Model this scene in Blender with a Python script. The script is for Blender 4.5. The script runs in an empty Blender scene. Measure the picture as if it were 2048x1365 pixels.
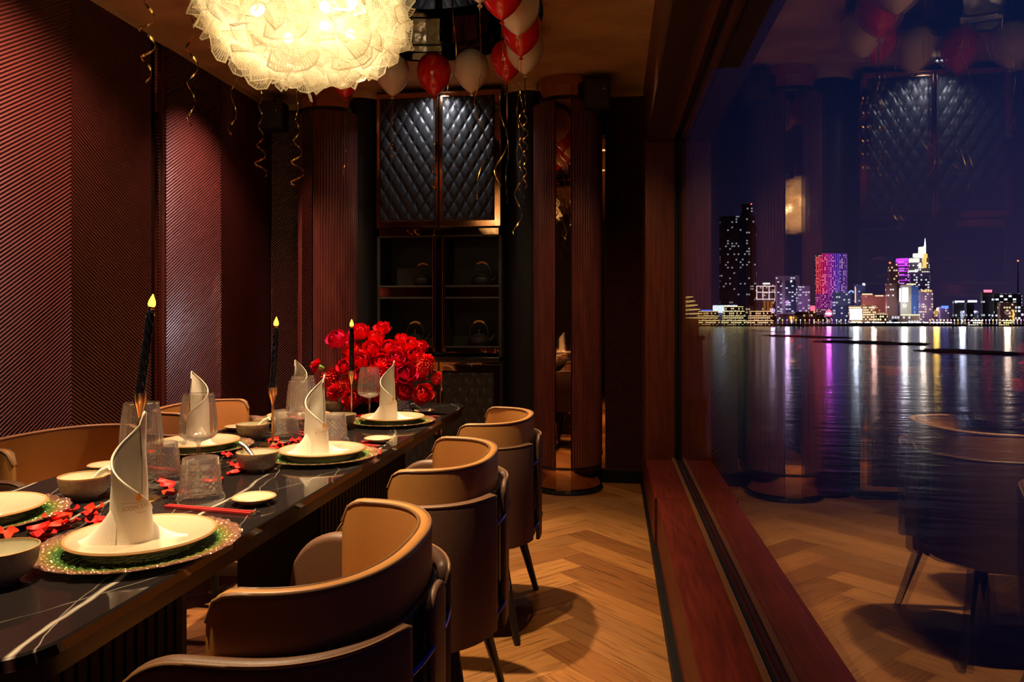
import bpy, bmesh, math, random
from mathutils import Vector, Matrix
random.seed(7)
PI = math.pi
SC = bpy.context.scene
COL = SC.collection

# ------------------------------------------------------------------ camera, world, exposure
F = 1460.0; EYE = 1.16; TH = math.atan(204 / F); TS, TC = math.sin(TH), math.cos(TH)
cd = bpy.data.cameras.new('camera'); cam = bpy.data.objects.new('camera', cd); COL.objects.link(cam)
cd.sensor_width = 36; cd.lens = 36 * F / 2048; cd.shift_y = -44.5 / 2048
cd.clip_start = 0.05; cd.clip_end = 6000
cam.location = (0, 0, EYE); cam.rotation_euler = (PI / 2, 0, TH)
SC.camera = cam
vs = SC.view_settings; vs.view_transform = 'Standard'; vs.look = 'None'; vs.gamma = 1; vs.use_curve_mapping = False
vs.exposure = 0.18
SC.cycles.use_denoising = True
SC.cycles.max_bounces = 10; SC.cycles.transparent_max_bounces = 32; SC.cycles.glossy_bounces = 5
SC.cycles.diffuse_bounces = 3; SC.cycles.caustics_reflective = False; SC.cycles.caustics_refractive = False
SC.cycles.sample_clamp_indirect = 6

W = bpy.data.worlds.new('night_sky'); SC.world = W; W.use_nodes = True
nt = W.node_tree; nt.nodes.clear()
tc = nt.nodes.new('ShaderNodeTexCoord'); sp = nt.nodes.new('ShaderNodeSeparateXYZ')
rp = nt.nodes.new('ShaderNodeValToRGB'); bg = nt.nodes.new('ShaderNodeBackground'); wo = nt.nodes.new('ShaderNodeOutputWorld')
nt.links.new(tc.outputs['Generated'], sp.inputs[0]); nt.links.new(sp.outputs['Z'], rp.inputs[0])
rp.color_ramp.elements[0].position = 0.0; rp.color_ramp.elements[0].color = (0.034, 0.022, 0.068, 1)
rp.color_ramp.elements[1].position = 0.28; rp.color_ramp.elements[1].color = (0.0055, 0.011, 0.050, 1)
nt.links.new(rp.outputs[0], bg.inputs[0]); bg.inputs[1].default_value = 1.0
nt.links.new(bg.outputs[0], wo.inputs[0])

WARM = (1.0, 0.62, 0.28); WARM2 = (1.0, 0.71, 0.40); COOL = (0.95, 0.93, 1.0)
def spot(loc, target, power, deg, blend=0.5, col=WARM, rad=0.03):
    l = bpy.data.lights.new('spot', 'SPOT'); l.energy = power; l.spot_size = math.radians(deg); l.spot_blend = blend
    l.color = col; l.shadow_soft_size = rad
    o = bpy.data.objects.new('spot_light', l); COL.objects.link(o); o.location = loc
    d = Vector(target) - Vector(loc); o.rotation_euler = d.to_track_quat('-Z', 'Y').to_euler()
    return o
def point(loc, power, col=WARM, rad=0.03):
    l = bpy.data.lights.new('point', 'POINT'); l.energy = power; l.color = col; l.shadow_soft_size = rad
    o = bpy.data.objects.new('point_light', l); COL.objects.link(o); o.location = loc
    return o
# ceiling downlights: (fixture position, target, watts, cone, colour)
DOWN = [((-1.02, 1.15, 2.935), (-0.96, 1.18, 0.75), 385, 60, WARM2), ((-0.74, 1.95, 2.935), (-0.82, 2.02, 0.75), 365, 58, WARM2),
        ((-1.00, 3.12, 2.935), (-0.94, 3.05, 0.75), 480, 64, WARM2), ((-0.12, 2.45, 2.775), (-0.02, 2.55, 0), 26, 60, WARM),
        ((-0.10, 3.40, 2.775), (-0.20, 4.60, 0.0), 80, 84, WARM),
        ((-1.98, 2.45, 2.775), (-2.57, 2.86, 1.40), 330, 96, (1, .60, .48)), ((-1.98, 4.02, 2.775), (-2.57, 4.28, 1.35), 200, 80, (1, .60, .55)),
        ((-1.19, 4.78, 2.745), (-1.20, 4.90, 1.70), 19, 140, COOL), ((-1.85, 3.50, 2.775), (-2.0, 4.85, 0.9), 70, 54, WARM)]
for p, t, e, a, c in DOWN: spot((p[0], p[1], p[2] - 0.012), t, e, a, 0.9, c, 0.03)

# ------------------------------------------------------------------ materials
MC = {}
def newmat(name):
    m = bpy.data.materials.new(name); m.use_nodes = True; t = m.node_tree
    return m, t, t.nodes['Principled BSDF'], t.nodes['Material Output']
def ramp(t, stops):
    r = t.nodes.new('ShaderNodeValToRGB'); e = r.color_ramp.elements
    while len(e) < len(stops): e.new(0.5)
    for k, (p, c) in enumerate(stops):
        e[k].position = p; e[k].color = tuple(c) + (1,) if len(c) == 3 else c
    return r
def math_n(t, op, a, b=None, clamp=False):
    n = t.nodes.new('ShaderNodeMath'); n.operation = op; n.use_clamp = clamp
    for i, x in enumerate((a, b)):
        if x is None: continue
        if isinstance(x, (int, float)): n.inputs[i].default_value = x
        else: t.links.new(x, n.inputs[i])
    return n.outputs[0]
def M(name, col, rough=0.5, metal=0.0, noise=None, bump=None, coat=0.0, spec=0.5, emit=None, sheen=0, sss=0):
    """noise=(scale, colour2, (sx,sy,sz)); bump=(scale, strength, (sx,sy,sz))"""
    if name in MC: return MC[name]
    m, t, b, o = newmat(name)
    b.inputs['Base Color'].default_value = tuple(col) + (1,); b.inputs['Roughness'].default_value = rough
    b.inputs['Metallic'].default_value = metal; b.inputs['Coat Weight'].default_value = coat
    b.inputs['Coat Roughness'].default_value = 0.08; b.inputs['Specular IOR Level'].default_value = spec
    if sheen: b.inputs['Sheen Weight'].default_value = sheen
    if emit:
        b.inputs['Emission Color'].default_value = tuple(emit[0]) + (1,); b.inputs['Emission Strength'].default_value = emit[1]
    def tex(scale, st):
        c = t.nodes.new('ShaderNodeTexCoord'); mp = t.nodes.new('ShaderNodeMapping'); n = t.nodes.new('ShaderNodeTexNoise')
        mp.inputs['Scale'].default_value = st; n.inputs['Scale'].default_value = scale; n.inputs['Detail'].default_value = 5
        t.links.new(c.outputs['Object'], mp.inputs[0]); t.links.new(mp.outputs[0], n.inputs['Vector'])
        return n
    if noise:
        n = tex(noise[0], noise[2] if len(noise) > 2 else (1, 1, 1)); r = ramp(t, [(0.35, col), (0.65, noise[1])])
        t.links.new(n.outputs[0], r.inputs[0]); t.links.new(r.outputs[0], b.inputs['Base Color'])
    if bump:
        n = tex(bump[0], bump[2] if len(bump) > 2 else (1, 1, 1)); bp = t.nodes.new('ShaderNodeBump')
        bp.inputs['Strength'].default_value = bump[1]; bp.inputs['Distance'].default_value = 0.002
        t.links.new(n.outputs[0], bp.inputs['Height']); t.links.new(bp.outputs[0], b.inputs['Normal'])
    MC[name] = m
    return m
def glow(name, col, strength):
    if name in MC: return MC[name]
    m, t, b, o = newmat(name); t.nodes.remove(b)
    e = t.nodes.new('ShaderNodeEmission'); e.inputs[0].default_value = tuple(col) + (1,); e.inputs[1].default_value = strength
    t.links.new(e.outputs[0], o.inputs[0]); MC[name] = m; m.cycles.emission_sampling = 'NONE'
    return m
def thin_glass(name, tint=(0.97, 0.97, 0.97), f0=0.04, power=5.0, rough=0.0, bump=None, gcol=(1, 1, 1), haze=0.0):
    """clear sheet: Schlick reflection, the same from either side, over a straight-through transmission"""
    if name in MC: return MC[name]
    m, t, b, o = newmat(name); t.nodes.remove(b)
    tr = t.nodes.new('ShaderNodeBsdfTransparent'); tr.inputs[0].default_value = tuple(tint) + (1,)
    gl = t.nodes.new('ShaderNodeBsdfGlossy'); gl.inputs['Roughness'].default_value = rough; gl.inputs[0].default_value = tuple(gcol) + (1,)
    lw = t.nodes.new('ShaderNodeLayerWeight'); lw.inputs[0].default_value = 0.5
    if bump:
        c = t.nodes.new('ShaderNodeTexCoord'); n = t.nodes.new('ShaderNodeTexVoronoi'); n.inputs['Scale'].default_value = bump[0]
        bp = t.nodes.new('ShaderNodeBump'); bp.inputs['Strength'].default_value = bump[1]; bp.inputs['Distance'].default_value = 0.003
        t.links.new(c.outputs['Object'], n.inputs['Vector']); t.links.new(n.outputs[0], bp.inputs['Height'])
        t.links.new(bp.outputs[0], gl.inputs['Normal']); t.links.new(bp.outputs[0], lw.inputs['Normal'])
    f = math_n(t, 'POWER', lw.outputs['Facing'], power); f = math_n(t, 'MULTIPLY', f, 1 - f0); f = math_n(t, 'ADD', f, f0, True)
    mx = t.nodes.new('ShaderNodeMixShader'); t.links.new(f, mx.inputs[0]); t.links.new(tr.outputs[0], mx.inputs[1]); t.links.new(gl.outputs[0], mx.inputs[2])
    last = mx
    if haze:
        df = t.nodes.new('ShaderNodeBsdfTranslucent'); df.inputs[0].default_value = (1, .9, .8, 1)
        m2 = t.nodes.new('ShaderNodeMixShader'); m2.inputs[0].default_value = haze
        t.links.new(mx.outputs[0], m2.inputs[1]); t.links.new(df.outputs[0], m2.inputs[2]); last = m2
    t.links.new(last.outputs[0], o.inputs[0]); MC[name] = m
    return m

rib_wood = M('rib_wood', (0.070, 0.014, 0.009), 0.30, noise=(9, (0.060, 0.012, 0.008), (1, 1, 1)), coat=0.8, spec=.7)
rib_wood.node_tree.nodes['Principled BSDF'].inputs['Coat Roughness'].default_value = 0.24
red_wood = M('red_wood', (0.125, 0.014, 0.006), 0.45, noise=(16, (0.07, 0.008, 0.004), (5, .35, 5)), bump=(60, .25, (6, .3, 6)), spec=.22)
post_wood = M('post_wood', (0.13, 0.026, 0.010), 0.36, noise=(14, (0.07, 0.014, 0.006), (5, 5, .35)), bump=(60, .2, (6, 6, .3)), coat=.2)
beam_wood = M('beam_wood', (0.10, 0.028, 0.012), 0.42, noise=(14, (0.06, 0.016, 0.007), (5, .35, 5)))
dark_void = M('dark_void', (0.006, 0.005, 0.005), 0.45)
black_paint = M('black_paint', (0.006, 0.006, 0.006), 0.6, spec=.15)
black_satin = M('black_satin', (0.008, 0.008, 0.008), 0.5, spec=.25)
shelf_black = M('shelf_black', (0.017, 0.014, 0.011), 0.55, noise=(6, (0.022, 0.017, 0.012)))
plaster = M('plaster', (0.70, 0.51, 0.30), 0.75, noise=(3.2, (0.48, 0.34, 0.195), (1, 1.4, 1)), bump=(10, .3))
copper = M('copper', (0.52, 0.26, 0.14), 0.10, 1.0)
bronze_mirror = M('bronze_mirror', (0.55, 0.36, 0.24), 0.03, 1.0)
dark_mirror = M('dark_mirror', (0.16, 0.135, 0.11), 0.02, 1.0)
gold = M('gold', (0.80, 0.48, 0.20), 0.22, 1.0)
ribbon_gold = M('ribbon_gold', (0.85, 0.58, 0.16), 0.20, 1.0)
quilt_leather = M('quilt_leather', (0.018, 0.020, 0.022), 0.40, bump=(220, .25))
chair_leather = M('chair_leather', (0.44, 0.195, 0.052), 0.42, bump=(260, .10), noise=(5, (0.38, 0.165, 0.044)), spec=.35)
chair_outer = M('chair_outer', (0.115, 0.055, 0.030), 0.48, bump=(260, .22), spec=.4)  # darker brown leather, with the shade on outer sides put into the colour
piping_mat = M('piping', (0.16, 0.075, 0.03), 0.5)
blue_reflection_metal = M('blue_reflection_metal', (0.03, 0.10, 0.75), 0.18, 1.0)  # blue reflection on the metal strips is put into their base colour
leg_black = M('leg_black', (0.012, 0.009, 0.008), 0.35)
linen = M('linen', (0.80, 0.72, 0.60), 0.75, bump=(420, .2), sheen=.3)
print_gold = M('print_gold', (0.55, 0.26, 0.05), 0.4)
stoneware = M('stoneware', (0.54, 0.43, 0.30), 0.28, noise=(70, (0.47, 0.37, 0.25), (1, 8, 1)), coat=.4)
rim_brown = M('rim_brown', (0.42, 0.23, 0.09), 0.4)
bowl_out = M('bowl_outside', (0.42, 0.33, 0.24), 0.42, noise=(90, (0.34, 0.25, 0.17)), bump=(240, .9))
bowl_in = M('bowl_inside', (0.60, 0.56, 0.42), 0.22, coat=.5)
porcelain = M('porcelain', (0.80, 0.76, 0.62), 0.2, coat=.5)
steel = M('steel', (0.62, 0.55, 0.46), 0.2, 1.0)
lacquer_red = M('lacquer_red', (0.50, 0.03, 0.03), 0.28, coat=.4)
candle_black = M('candle_black', (0.006, 0.006, 0.008), 0.14)
flame_mat = glow('flame', (1.0, 0.58, 0.03), 5.5)
rose_a = M('rose_red', (0.88, 0.020, 0.050), 0.85, spec=.05, noise=(30, (0.70, 0.012, 0.032)))
rose_b = M('rose_scarlet', (0.92, 0.045, 0.035), 0.85, spec=.05, noise=(30, (0.78, 0.022, 0.022)))
rose_c = M('rose_crimson', (0.80, 0.014, 0.110), 0.85, spec=.05, noise=(30, (0.62, 0.008, 0.075)))
loose_a = M('petal_red', (0.60, 0.016, 0.014), 0.45, spec=.2); loose_b = M('petal_orange', (0.66, 0.040, 0.014), 0.45, spec=.2)
leaf_green = M('leaf_green', (0.045, 0.14, 0.035), 0.45); stem_green = M('stem_green', (0.16, 0.20, 0.06), 0.5)
balloon_red = M('balloon_red', (0.80, 0.014, 0.012), 0.16, coat=.6, spec=.6)
balloon_white = M('balloon_white', (0.90, 0.81, 0.70), 0.24, coat=.4)
cast_iron = M('cast_iron', (0.018, 0.016, 0.014), 0.48, bump=(160, .4))
bamboo = M('bamboo', (0.46, 0.24, 0.08), 0.5, bump=(90, .5))
speaker_black = M('speaker_black', (0.012, 0.012, 0.012), 0.5)
grille = M('grille', (0.028, 0.022, 0.020), 0.6, bump=(500, .8))
white_paint = M('white_paint', (.6, .58, .55), .5)
window_glass = thin_glass('window_glass', (0.90, 0.90, 0.92), 0.05, 3.6)
ware_glass = thin_glass('ware_glass', (0.97, 0.96, 0.95), 0.07, 1.7, 0.06, haze=.06)
cut_glass = thin_glass('cut_glass', (0.94, 0.93, 0.93), 0.18, 1.7, 0.10, haze=.22)

def wood_floor():
    m, t, b, o = newmat('oak_plank')
    oi = t.nodes.new('ShaderNodeObjectInfo'); c = t.nodes.new('ShaderNodeTexCoord'); mp = t.nodes.new('ShaderNodeMapping')
    mp.inputs['Scale'].default_value = (1.1, 22, 1)
    ad = t.nodes.new('ShaderNodeVectorMath'); ad.operation = 'ADD'
    t.links.new(c.outputs['Object'], ad.inputs[0]); 
    cb = t.nodes.new('ShaderNodeCombineXYZ'); mul = math_n(t, 'MULTIPLY', oi.outputs['Random'], 37.0)
    t.links.new(mul, cb.inputs[0]); t.links.new(mul, cb.inputs[1]); t.links.new(cb.outputs[0], ad.inputs[1])
    t.links.new(ad.outputs[0], mp.inputs[0])
    n = t.nodes.new('ShaderNodeTexNoise'); n.inputs['Scale'].default_value = 3.4; n.inputs['Detail'].default_value = 7; n.inputs['Distortion'].default_value = .35
    t.links.new(mp.outputs[0], n.inputs['Vector'])
    r1 = ramp(t, [(0.0, (0.20, 0.072, 0.020)), (0.35, (0.34, 0.142, 0.038)), (0.7, (0.47, 0.21, 0.062)), (1.0, (0.13, 0.048, 0.016))])
    t.links.new(oi.outputs['Random'], r1.inputs[0])
    r2 = ramp(t, [(0.33, (0.36, 0.32, 0.28)), (0.50, (1, 1, 1)), (0.70, (0.70, 0.64, 0.58))]); t.links.new(n.outputs[0], r2.inputs[0])
    mx = t.nodes.new('ShaderNodeMix'); mx.data_type = 'RGBA'; mx.blend_type = 'MULTIPLY'; mx.inputs[0].default_value = 0.85
    t.links.new(r1.outputs[0], mx.inputs[6]); t.links.new(r2.outputs[0], mx.inputs[7]); t.links.new(mx.outputs[2], b.inputs['Base Color'])
    b.inputs['Roughness'].default_value = 0.42; b.inputs['Specular IOR Level'].default_value = .35
    bp = t.nodes.new('ShaderNodeBump'); bp.inputs['Strength'].default_value = .15; bp.inputs['Distance'].default_value = .002
    t.links.new(n.outputs[0], bp.inputs['Height']); t.links.new(bp.outputs[0], b.inputs['Normal'])
    return m
oak = wood_floor()

def marble():
    m, t, b, o = newmat('black_marble')
    c = t.nodes.new('ShaderNodeTexCoord')
    def vein(rot, scale, phase, width, dist, ds):
        mp = t.nodes.new('ShaderNodeMapping'); mp.inputs['Rotation'].default_value = (0, 0, rot)
        t.links.new(c.outputs['Object'], mp.inputs[0])
        w = t.nodes.new('ShaderNodeTexWave'); w.wave_type = 'BANDS'; w.bands_direction = 'X'; w.wave_profile = 'SAW'
        w.inputs['Scale'].default_value = scale; w.inputs['Distortion'].default_value = dist; w.inputs['Detail'].default_value = 4
        w.inputs['Detail Scale'].default_value = ds; w.inputs['Phase Offset'].default_value = phase
        t.links.new(mp.outputs[0], w.inputs['Vector'])
        r = ramp(t, [(0.5 - width, (0, 0, 0)), (0.5, (1, 1, 1)), (0.5 + width, (0, 0, 0))]); t.links.new(w.outputs[0], r.inputs[0])
        return r.outputs[0]
    a = vein(-0.20, 1.15, 1.1, 0.022, 1.6, 1.6); b2 = vein(-0.34, 1.9, 0.4, 0.009, 2.6, 1.4); c3 = vein(0.45, 0.9, 2.0, 0.006, 2.2, 2.0)
    s = math_n(t, 'MAXIMUM', a, math_n(t, 'MULTIPLY', b2, .55)); s = math_n(t, 'MAXIMUM', s, math_n(t, 'MULTIPLY', c3, .4))
    n = t.nodes.new('ShaderNodeTexNoise'); n.inputs['Scale'].default_value = 7; n.inputs['Detail'].default_value = 6; t.links.new(c.outputs['Object'], n.inputs['Vector'])
    nr = ramp(t, [(0.36, (0.15, .15, .15)), (0.62, (1, 1, 1))]); t.links.new(n.outputs[0], nr.inputs[0])
    s = math_n(t, 'MULTIPLY', s, nr.outputs[0])
    mx = t.nodes.new('ShaderNodeMix'); mx.data_type = 'RGBA'; t.links.new(s, mx.inputs[0])
    mx.inputs[6].default_value = (0.014, 0.011, 0.011, 1); mx.inputs[7].default_value = (0.62, 0.54, 0.45, 1)
    t.links.new(mx.outputs[2], b.inputs['Base Color']); b.inputs['Roughness'].default_value = 0.06; b.inputs['Specular IOR Level'].default_value = .75
    return m
marble_m = marble()

def charger_mat():
    m, t, b, o = newmat('iridescent_glass')
    c = t.nodes.new('ShaderNodeTexCoord'); s = t.nodes.new('ShaderNodeVectorMath'); s.operation = 'LENGTH'; t.links.new(c.outputs['Object'], s.inputs[0])
    k = math_n(t, 'MULTIPLY', s.outputs['Value'], 1 / 0.172)
    r = ramp(t, [(0.68, (0.05, 0.20, 0.05)), (0.76, (0.12, 0.27, 0.06)), (0.84, (0.42, 0.32, 0.09)), (0.91, (0.50, 0.25, 0.15)), (1.0, (0.42, 0.20, 0.16))])
    t.links.new(k, r.inputs[0]); t.links.new(r.outputs[0], b.inputs['Base Color'])
    b.inputs['Roughness'].default_value = .10; b.inputs['Specular IOR Level'].default_value = .9; b.inputs['Metallic'].default_value = .55
    b.inputs['Alpha'].default_value = .80
    v = t.nodes.new('ShaderNodeTexVoronoi'); v.inputs['Scale'].default_value = 120; t.links.new(c.outputs['Object'], v.inputs['Vector'])
    bp = t.nodes.new('ShaderNodeBump'); bp.inputs['Strength'].default_value = 1.0; bp.inputs['Distance'].default_value = .007
    t.links.new(v.outputs[0], bp.inputs['Height']); t.links.new(bp.outputs[0], b.inputs['Normal'])
    return m
charger_m = charger_mat()

def petal_lamp_mat():
    m, t, b, o = newmat('lamp_mesh')
    t.nodes.remove(b)
    uv = t.nodes.new('ShaderNodeUVMap'); uv.uv_map = 'UVMap'; sx = t.nodes.new('ShaderNodeSeparateXYZ'); t.links.new(uv.outputs[0], sx.inputs[0])
    def lines(out, k, w):
        f = math_n(t, 'FRACT', math_n(t, 'MULTIPLY', out, k)); return math_n(t, 'LESS_THAN', f, w)
    ln = math_n(t, 'MAXIMUM', lines(sx.outputs['X'], 20, .40), lines(sx.outputs['Y'], 22, .22))
    eg = math_n(t, 'MAXIMUM', math_n(t, 'GREATER_THAN', math_n(t, 'ABSOLUTE', math_n(t, 'SUBTRACT', sx.outputs['X'], .5)), .465), math_n(t, 'GREATER_THAN', sx.outputs['Y'], .955))
    ln = math_n(t, 'MAXIMUM', ln, math_n(t, 'MULTIPLY', eg, 1.6))
    fac = math_n(t, 'ADD', math_n(t, 'MULTIPLY', ln, .45), .18)
    tr = t.nodes.new('ShaderNodeBsdfTransparent'); tl = t.nodes.new('ShaderNodeBsdfTranslucent'); tl.inputs[0].default_value = (0.93, 0.84, 0.62, 1)
    df = t.nodes.new('ShaderNodeBsdfDiffuse'); df.inputs[0].default_value = (0.88, 0.81, 0.62, 1)
    a = t.nodes.new('ShaderNodeMixShader'); a.inputs[0].default_value = .4; t.links.new(tl.outputs[0], a.inputs[1]); t.links.new(df.outputs[0], a.inputs[2])
    mx = t.nodes.new('ShaderNodeMixShader'); t.links.new(fac, mx.inputs[0]); t.links.new(tr.outputs[0], mx.inputs[1]); t.links.new(a.outputs[0], mx.inputs[2])
    t.links.new(mx.outputs[0], o.inputs[0])
    return m
lamp_mesh = petal_lamp_mat()

# ------------------------------------------------------------------ geometry helpers
def setp(o, label=None, cat=None, group=None, kind=None):
    if label: o['label'] = label
    if cat: o['category'] = cat
    if group: o['group'] = group
    if kind: o['kind'] = kind
    return o
def thing(name, label, cat, loc=(0, 0, 0), rz=0.0, group=None):
    o = bpy.data.objects.new(name, None); COL.objects.link(o); o.location = loc; o.rotation_euler = (0, 0, rz)
    o.empty_display_size = 0.05
    return setp(o, label, cat, group)
def link(name, me, parent=None):
    o = bpy.data.objects.new(name, me); COL.objects.link(o)
    if parent is not None: o.parent = parent
    return o
class MB:
    def __init__(s): s.v = []; s.f = []; s.uv = None
    def add(s, vs_, fs):
        n = len(s.v); s.v += [tuple(v) for v in vs_]; s.f += [tuple(i + n for i in f) for f in fs]; return s
    def box(s, x0, x1, y0, y1, z0, z1, bv=0.0):
        if bv <= 0:
            vs_ = [(x, y, z) for z in (z0, z1) for y in (y0, y1) for x in (x0, x1)]
            return s.add(vs_, [(0, 2, 3, 1), (4, 5, 7, 6), (0, 1, 5, 4), (2, 6, 7, 3), (0, 4, 6, 2), (1, 3, 7, 5)])
        bm = bmesh.new(); bmesh.ops.create_cube(bm, size=1)
        for v in bm.verts: v.co = Vector(((x0 + x1) / 2 + v.co.x * (x1 - x0), (y0 + y1) / 2 + v.co.y * (y1 - y0), (z0 + z1) / 2 + v.co.z * (z1 - z0)))
        bmesh.ops.bevel(bm, geom=list(bm.edges), offset=bv, segments=2, affect='EDGES', profile=.6)
        bm.verts.index_update()
        s.add([v.co[:] for v in bm.verts], [[v.index for v in f.verts] for f in bm.faces]); bm.free(); return s
    def lathe(s, prof, n=32, mod=None, c=(0, 0, 0), a0=0, a1=2 * PI):
        closed = abs(a1 - a0 - 2 * PI) < 1e-6; cols = n if closed else n + 1; vs_ = []
        for r, z in prof:
            for i in range(cols):
                a = a0 + (a1 - a0) * i / n; rr = r if mod is None else mod(r, z, a)
                vs_.append((c[0] + rr * math.cos(a), c[1] + rr * math.sin(a), c[2] + z))
        fs = []
        for j in range(len(prof) - 1):
            for i in range(n):
                i2 = (i + 1) % cols
                fs.append((j * cols + i, j * cols + i2, (j + 1) * cols + i2, (j + 1) * cols + i))
        return s.add(vs_, fs)
    def tube(s, pts, r, n=8, cap=True):
        pts = [Vector(p) for p in pts]; m = len(pts); rs = r if isinstance(r, (list, tuple)) else [r] * m
        vs_ = []; up = None
        for i, p in enumerate(pts):
            d = (pts[min(i + 1, m - 1)] - pts[max(i - 1, 0)]).normalized()
            if up is None: up = d.orthogonal().normalized()
            up = (up - d * up.dot(d)); up = up.normalized() if up.length > 1e-6 else d.orthogonal().normalized()
            q = d.cross(up)
            for k in range(n):
                a = 2 * PI * k / n; vs_.append(p + (up * math.cos(a) + q * math.sin(a)) * rs[i])
        fs = [(i * n + k, i * n + (k + 1) % n, (i + 1) * n + (k + 1) % n, (i + 1) * n + k) for i in range(m - 1) for k in range(n)]
        if cap: fs += [tuple(range(n))[::-1], tuple((m - 1) * n + k for k in range(n))]
        return s.add(vs_, fs)
    def grid(s, fn, nu, nv):
        vs_ = [fn(i / nu, j / nv) for j in range(nv + 1) for i in range(nu + 1)]
        return s.add(vs_, [(j * (nu + 1) + i, j * (nu + 1) + i + 1, (j + 1) * (nu + 1) + i + 1, (j + 1) * (nu + 1) + i) for j in range(nv) for i in range(nu)])
    def prism(s, poly, z0, z1):
        n = len(poly)
        s.add([(p[0], p[1], z0) for p in poly] + [(p[0], p[1], z1) for p in poly],
              [tuple(range(n))[::-1], tuple(range(n, 2 * n))] + [(i, (i + 1) % n, n + (i + 1) % n, n + i) for i in range(n)])
        return s
    def sphere(s, c, r, n=12, sc=(1, 1, 1)):
        prof = [(max(1e-4, math.cos(a)) * r, math.sin(a) * r) for a in [(-PI / 2 + PI * k / n) for k in range(n + 1)]]
        m = MB().lathe(prof, n + 4); return s.add([(c[0] + v[0] * sc[0], c[1] + v[1] * sc[1], c[2] + v[2] * sc[2]) for v in m.v], m.f)
    def mesh(s, name, mat, smooth=None):
        me = bpy.data.meshes.new(name); me.from_pydata(s.v, [], s.f)
        me.materials.append(mat)
        if smooth is not None:
            bm = bmesh.new(); bm.from_mesh(me); bmesh.ops.recalc_face_normals(bm, faces=list(bm.faces))
            bm.to_mesh(me); bm.free()
            for p in me.polygons: p.use_smooth = True
            me.set_sharp_from_angle(angle=math.radians(smooth))
        me.update(); return me
    def build(s, name, mat, parent=None, smooth=None, loc=None):
        o = link(name, s.mesh(name, mat, smooth), parent)
        if loc: o.location = loc
        return o
def copy_tree(o, parent=None):
    c = o.copy(); COL.objects.link(c)
    if parent is not None: c.parent = parent
    for ch in list(o.children): copy_tree(ch, c)
    return c
def structure(o): o['kind'] = 'structure'; return o
def clip_poly(poly, x0, x1, y0, y1):
    def cut(pl, ins, inter):
        out = []
        for i in range(len(pl)):
            a, b = pl[i - 1], pl[i]
            if ins(b):
                if not ins(a): out.append(inter(a, b))
                out.append(b)
            elif ins(a): out.append(inter(a, b))
        return out
    def ix(x): return lambda a, b: (x, a[1] + (b[1] - a[1]) * (x - a[0]) / (b[0] - a[0]))
    def iy(y): return lambda a, b: (a[0] + (b[0] - a[0]) * (y - a[1]) / (b[1] - a[1]), y)
    for ins, inter in ((lambda p: p[0] >= x0 - 1e-9, ix(x0)), (lambda p: p[0] <= x1 + 1e-9, ix(x1)), (lambda p: p[1] >= y0 - 1e-9, iy(y0)), (lambda p: p[1] <= y1 + 1e-9, iy(y1))):
        if not poly: break
        poly = cut(poly, ins, inter)
    return poly
def ray(u, v):
    a = (u - 1024) / F; b = (638 - v) / F; return Vector((a * TC - TS, a * TS + TC, b))
def on_z(u, v, z): d = ray(u, v); return d * ((z - EYE) / d.z) + Vector((0, 0, EYE))
def on_y(u, v, y): d = ray(u, v); return d * (y / d.y) + Vector((0, 0, EYE))

# ------------------------------------------------------------------ room shell
XL, YF, HC = -2.59, 5.26, 2.78; YB = -1.6
XW, XG = 0.195, 0.40; ZS, ZB = 0.285, 2.255
fl = structure(MB().box(XL - .1, 0.30, YB - .1, YF + .1, -0.12, -0.008).build('floor', M('subfloor', (.05, .03, .015), .6)))
PW, PL = 0.14, 0.84
def planks():
    R2 = math.sqrt(.5); k = 0
    for i in range(-40, 60):
        for j in range(-4, 5):
            for kind in (0, 1):
                if kind == 0: p0, p1, q0, q1 = i * PW + j * PL, i * PW + j * PL + PL, i * PW - j * PL, i * PW - j * PL + PW
                else: p0, p1, q0, q1 = i * PW + j * PL, i * PW + j * PL + PW, i * PW + PW - j * PL, i * PW + PW - j * PL + PL
                g = 0.0006
                cs = [(p0 + g, q0 + g), (p1 - g, q0 + g), (p1 - g, q1 - g), (p0 + g, q1 - g)]
                wp = [((p - q) * R2 - 0.15, -(p + q) * R2 + 3.63) for p, q in cs]
                wp = clip_poly(wp, XL, XW + .03, YB, YF)
                if len(wp) < 3: continue
                ar = abs(sum(wp[a - 1][0] * wp[a][1] - wp[a][0] * wp[a - 1][1] for a in range(len(wp)))) / 2
                if ar < 1e-4: continue
                if sum(wp[a - 1][0] * wp[a][1] - wp[a][0] * wp[a - 1][1] for a in range(len(wp))) < 0: wp = wp[::-1]
                cx = sum(p[0] for p in wp) / len(wp); cy = sum(p[1] for p in wp) / len(wp)
                ang = -PI / 4 if kind == 0 else -3 * PI / 4
                ca, sa = math.cos(-ang), math.sin(-ang)
                loc = [((x - cx) * ca - (y - cy) * sa, (x - cx) * sa + (y - cy) * ca) for x, y in wp]
                o = MB().prism(loc, -0.012, 0.0 + random.uniform(-.0004, .0004)).build('plank', oak, fl)
                o.location = (cx, cy, 0); o.rotation_euler = (0, 0, ang)
planks()

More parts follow.
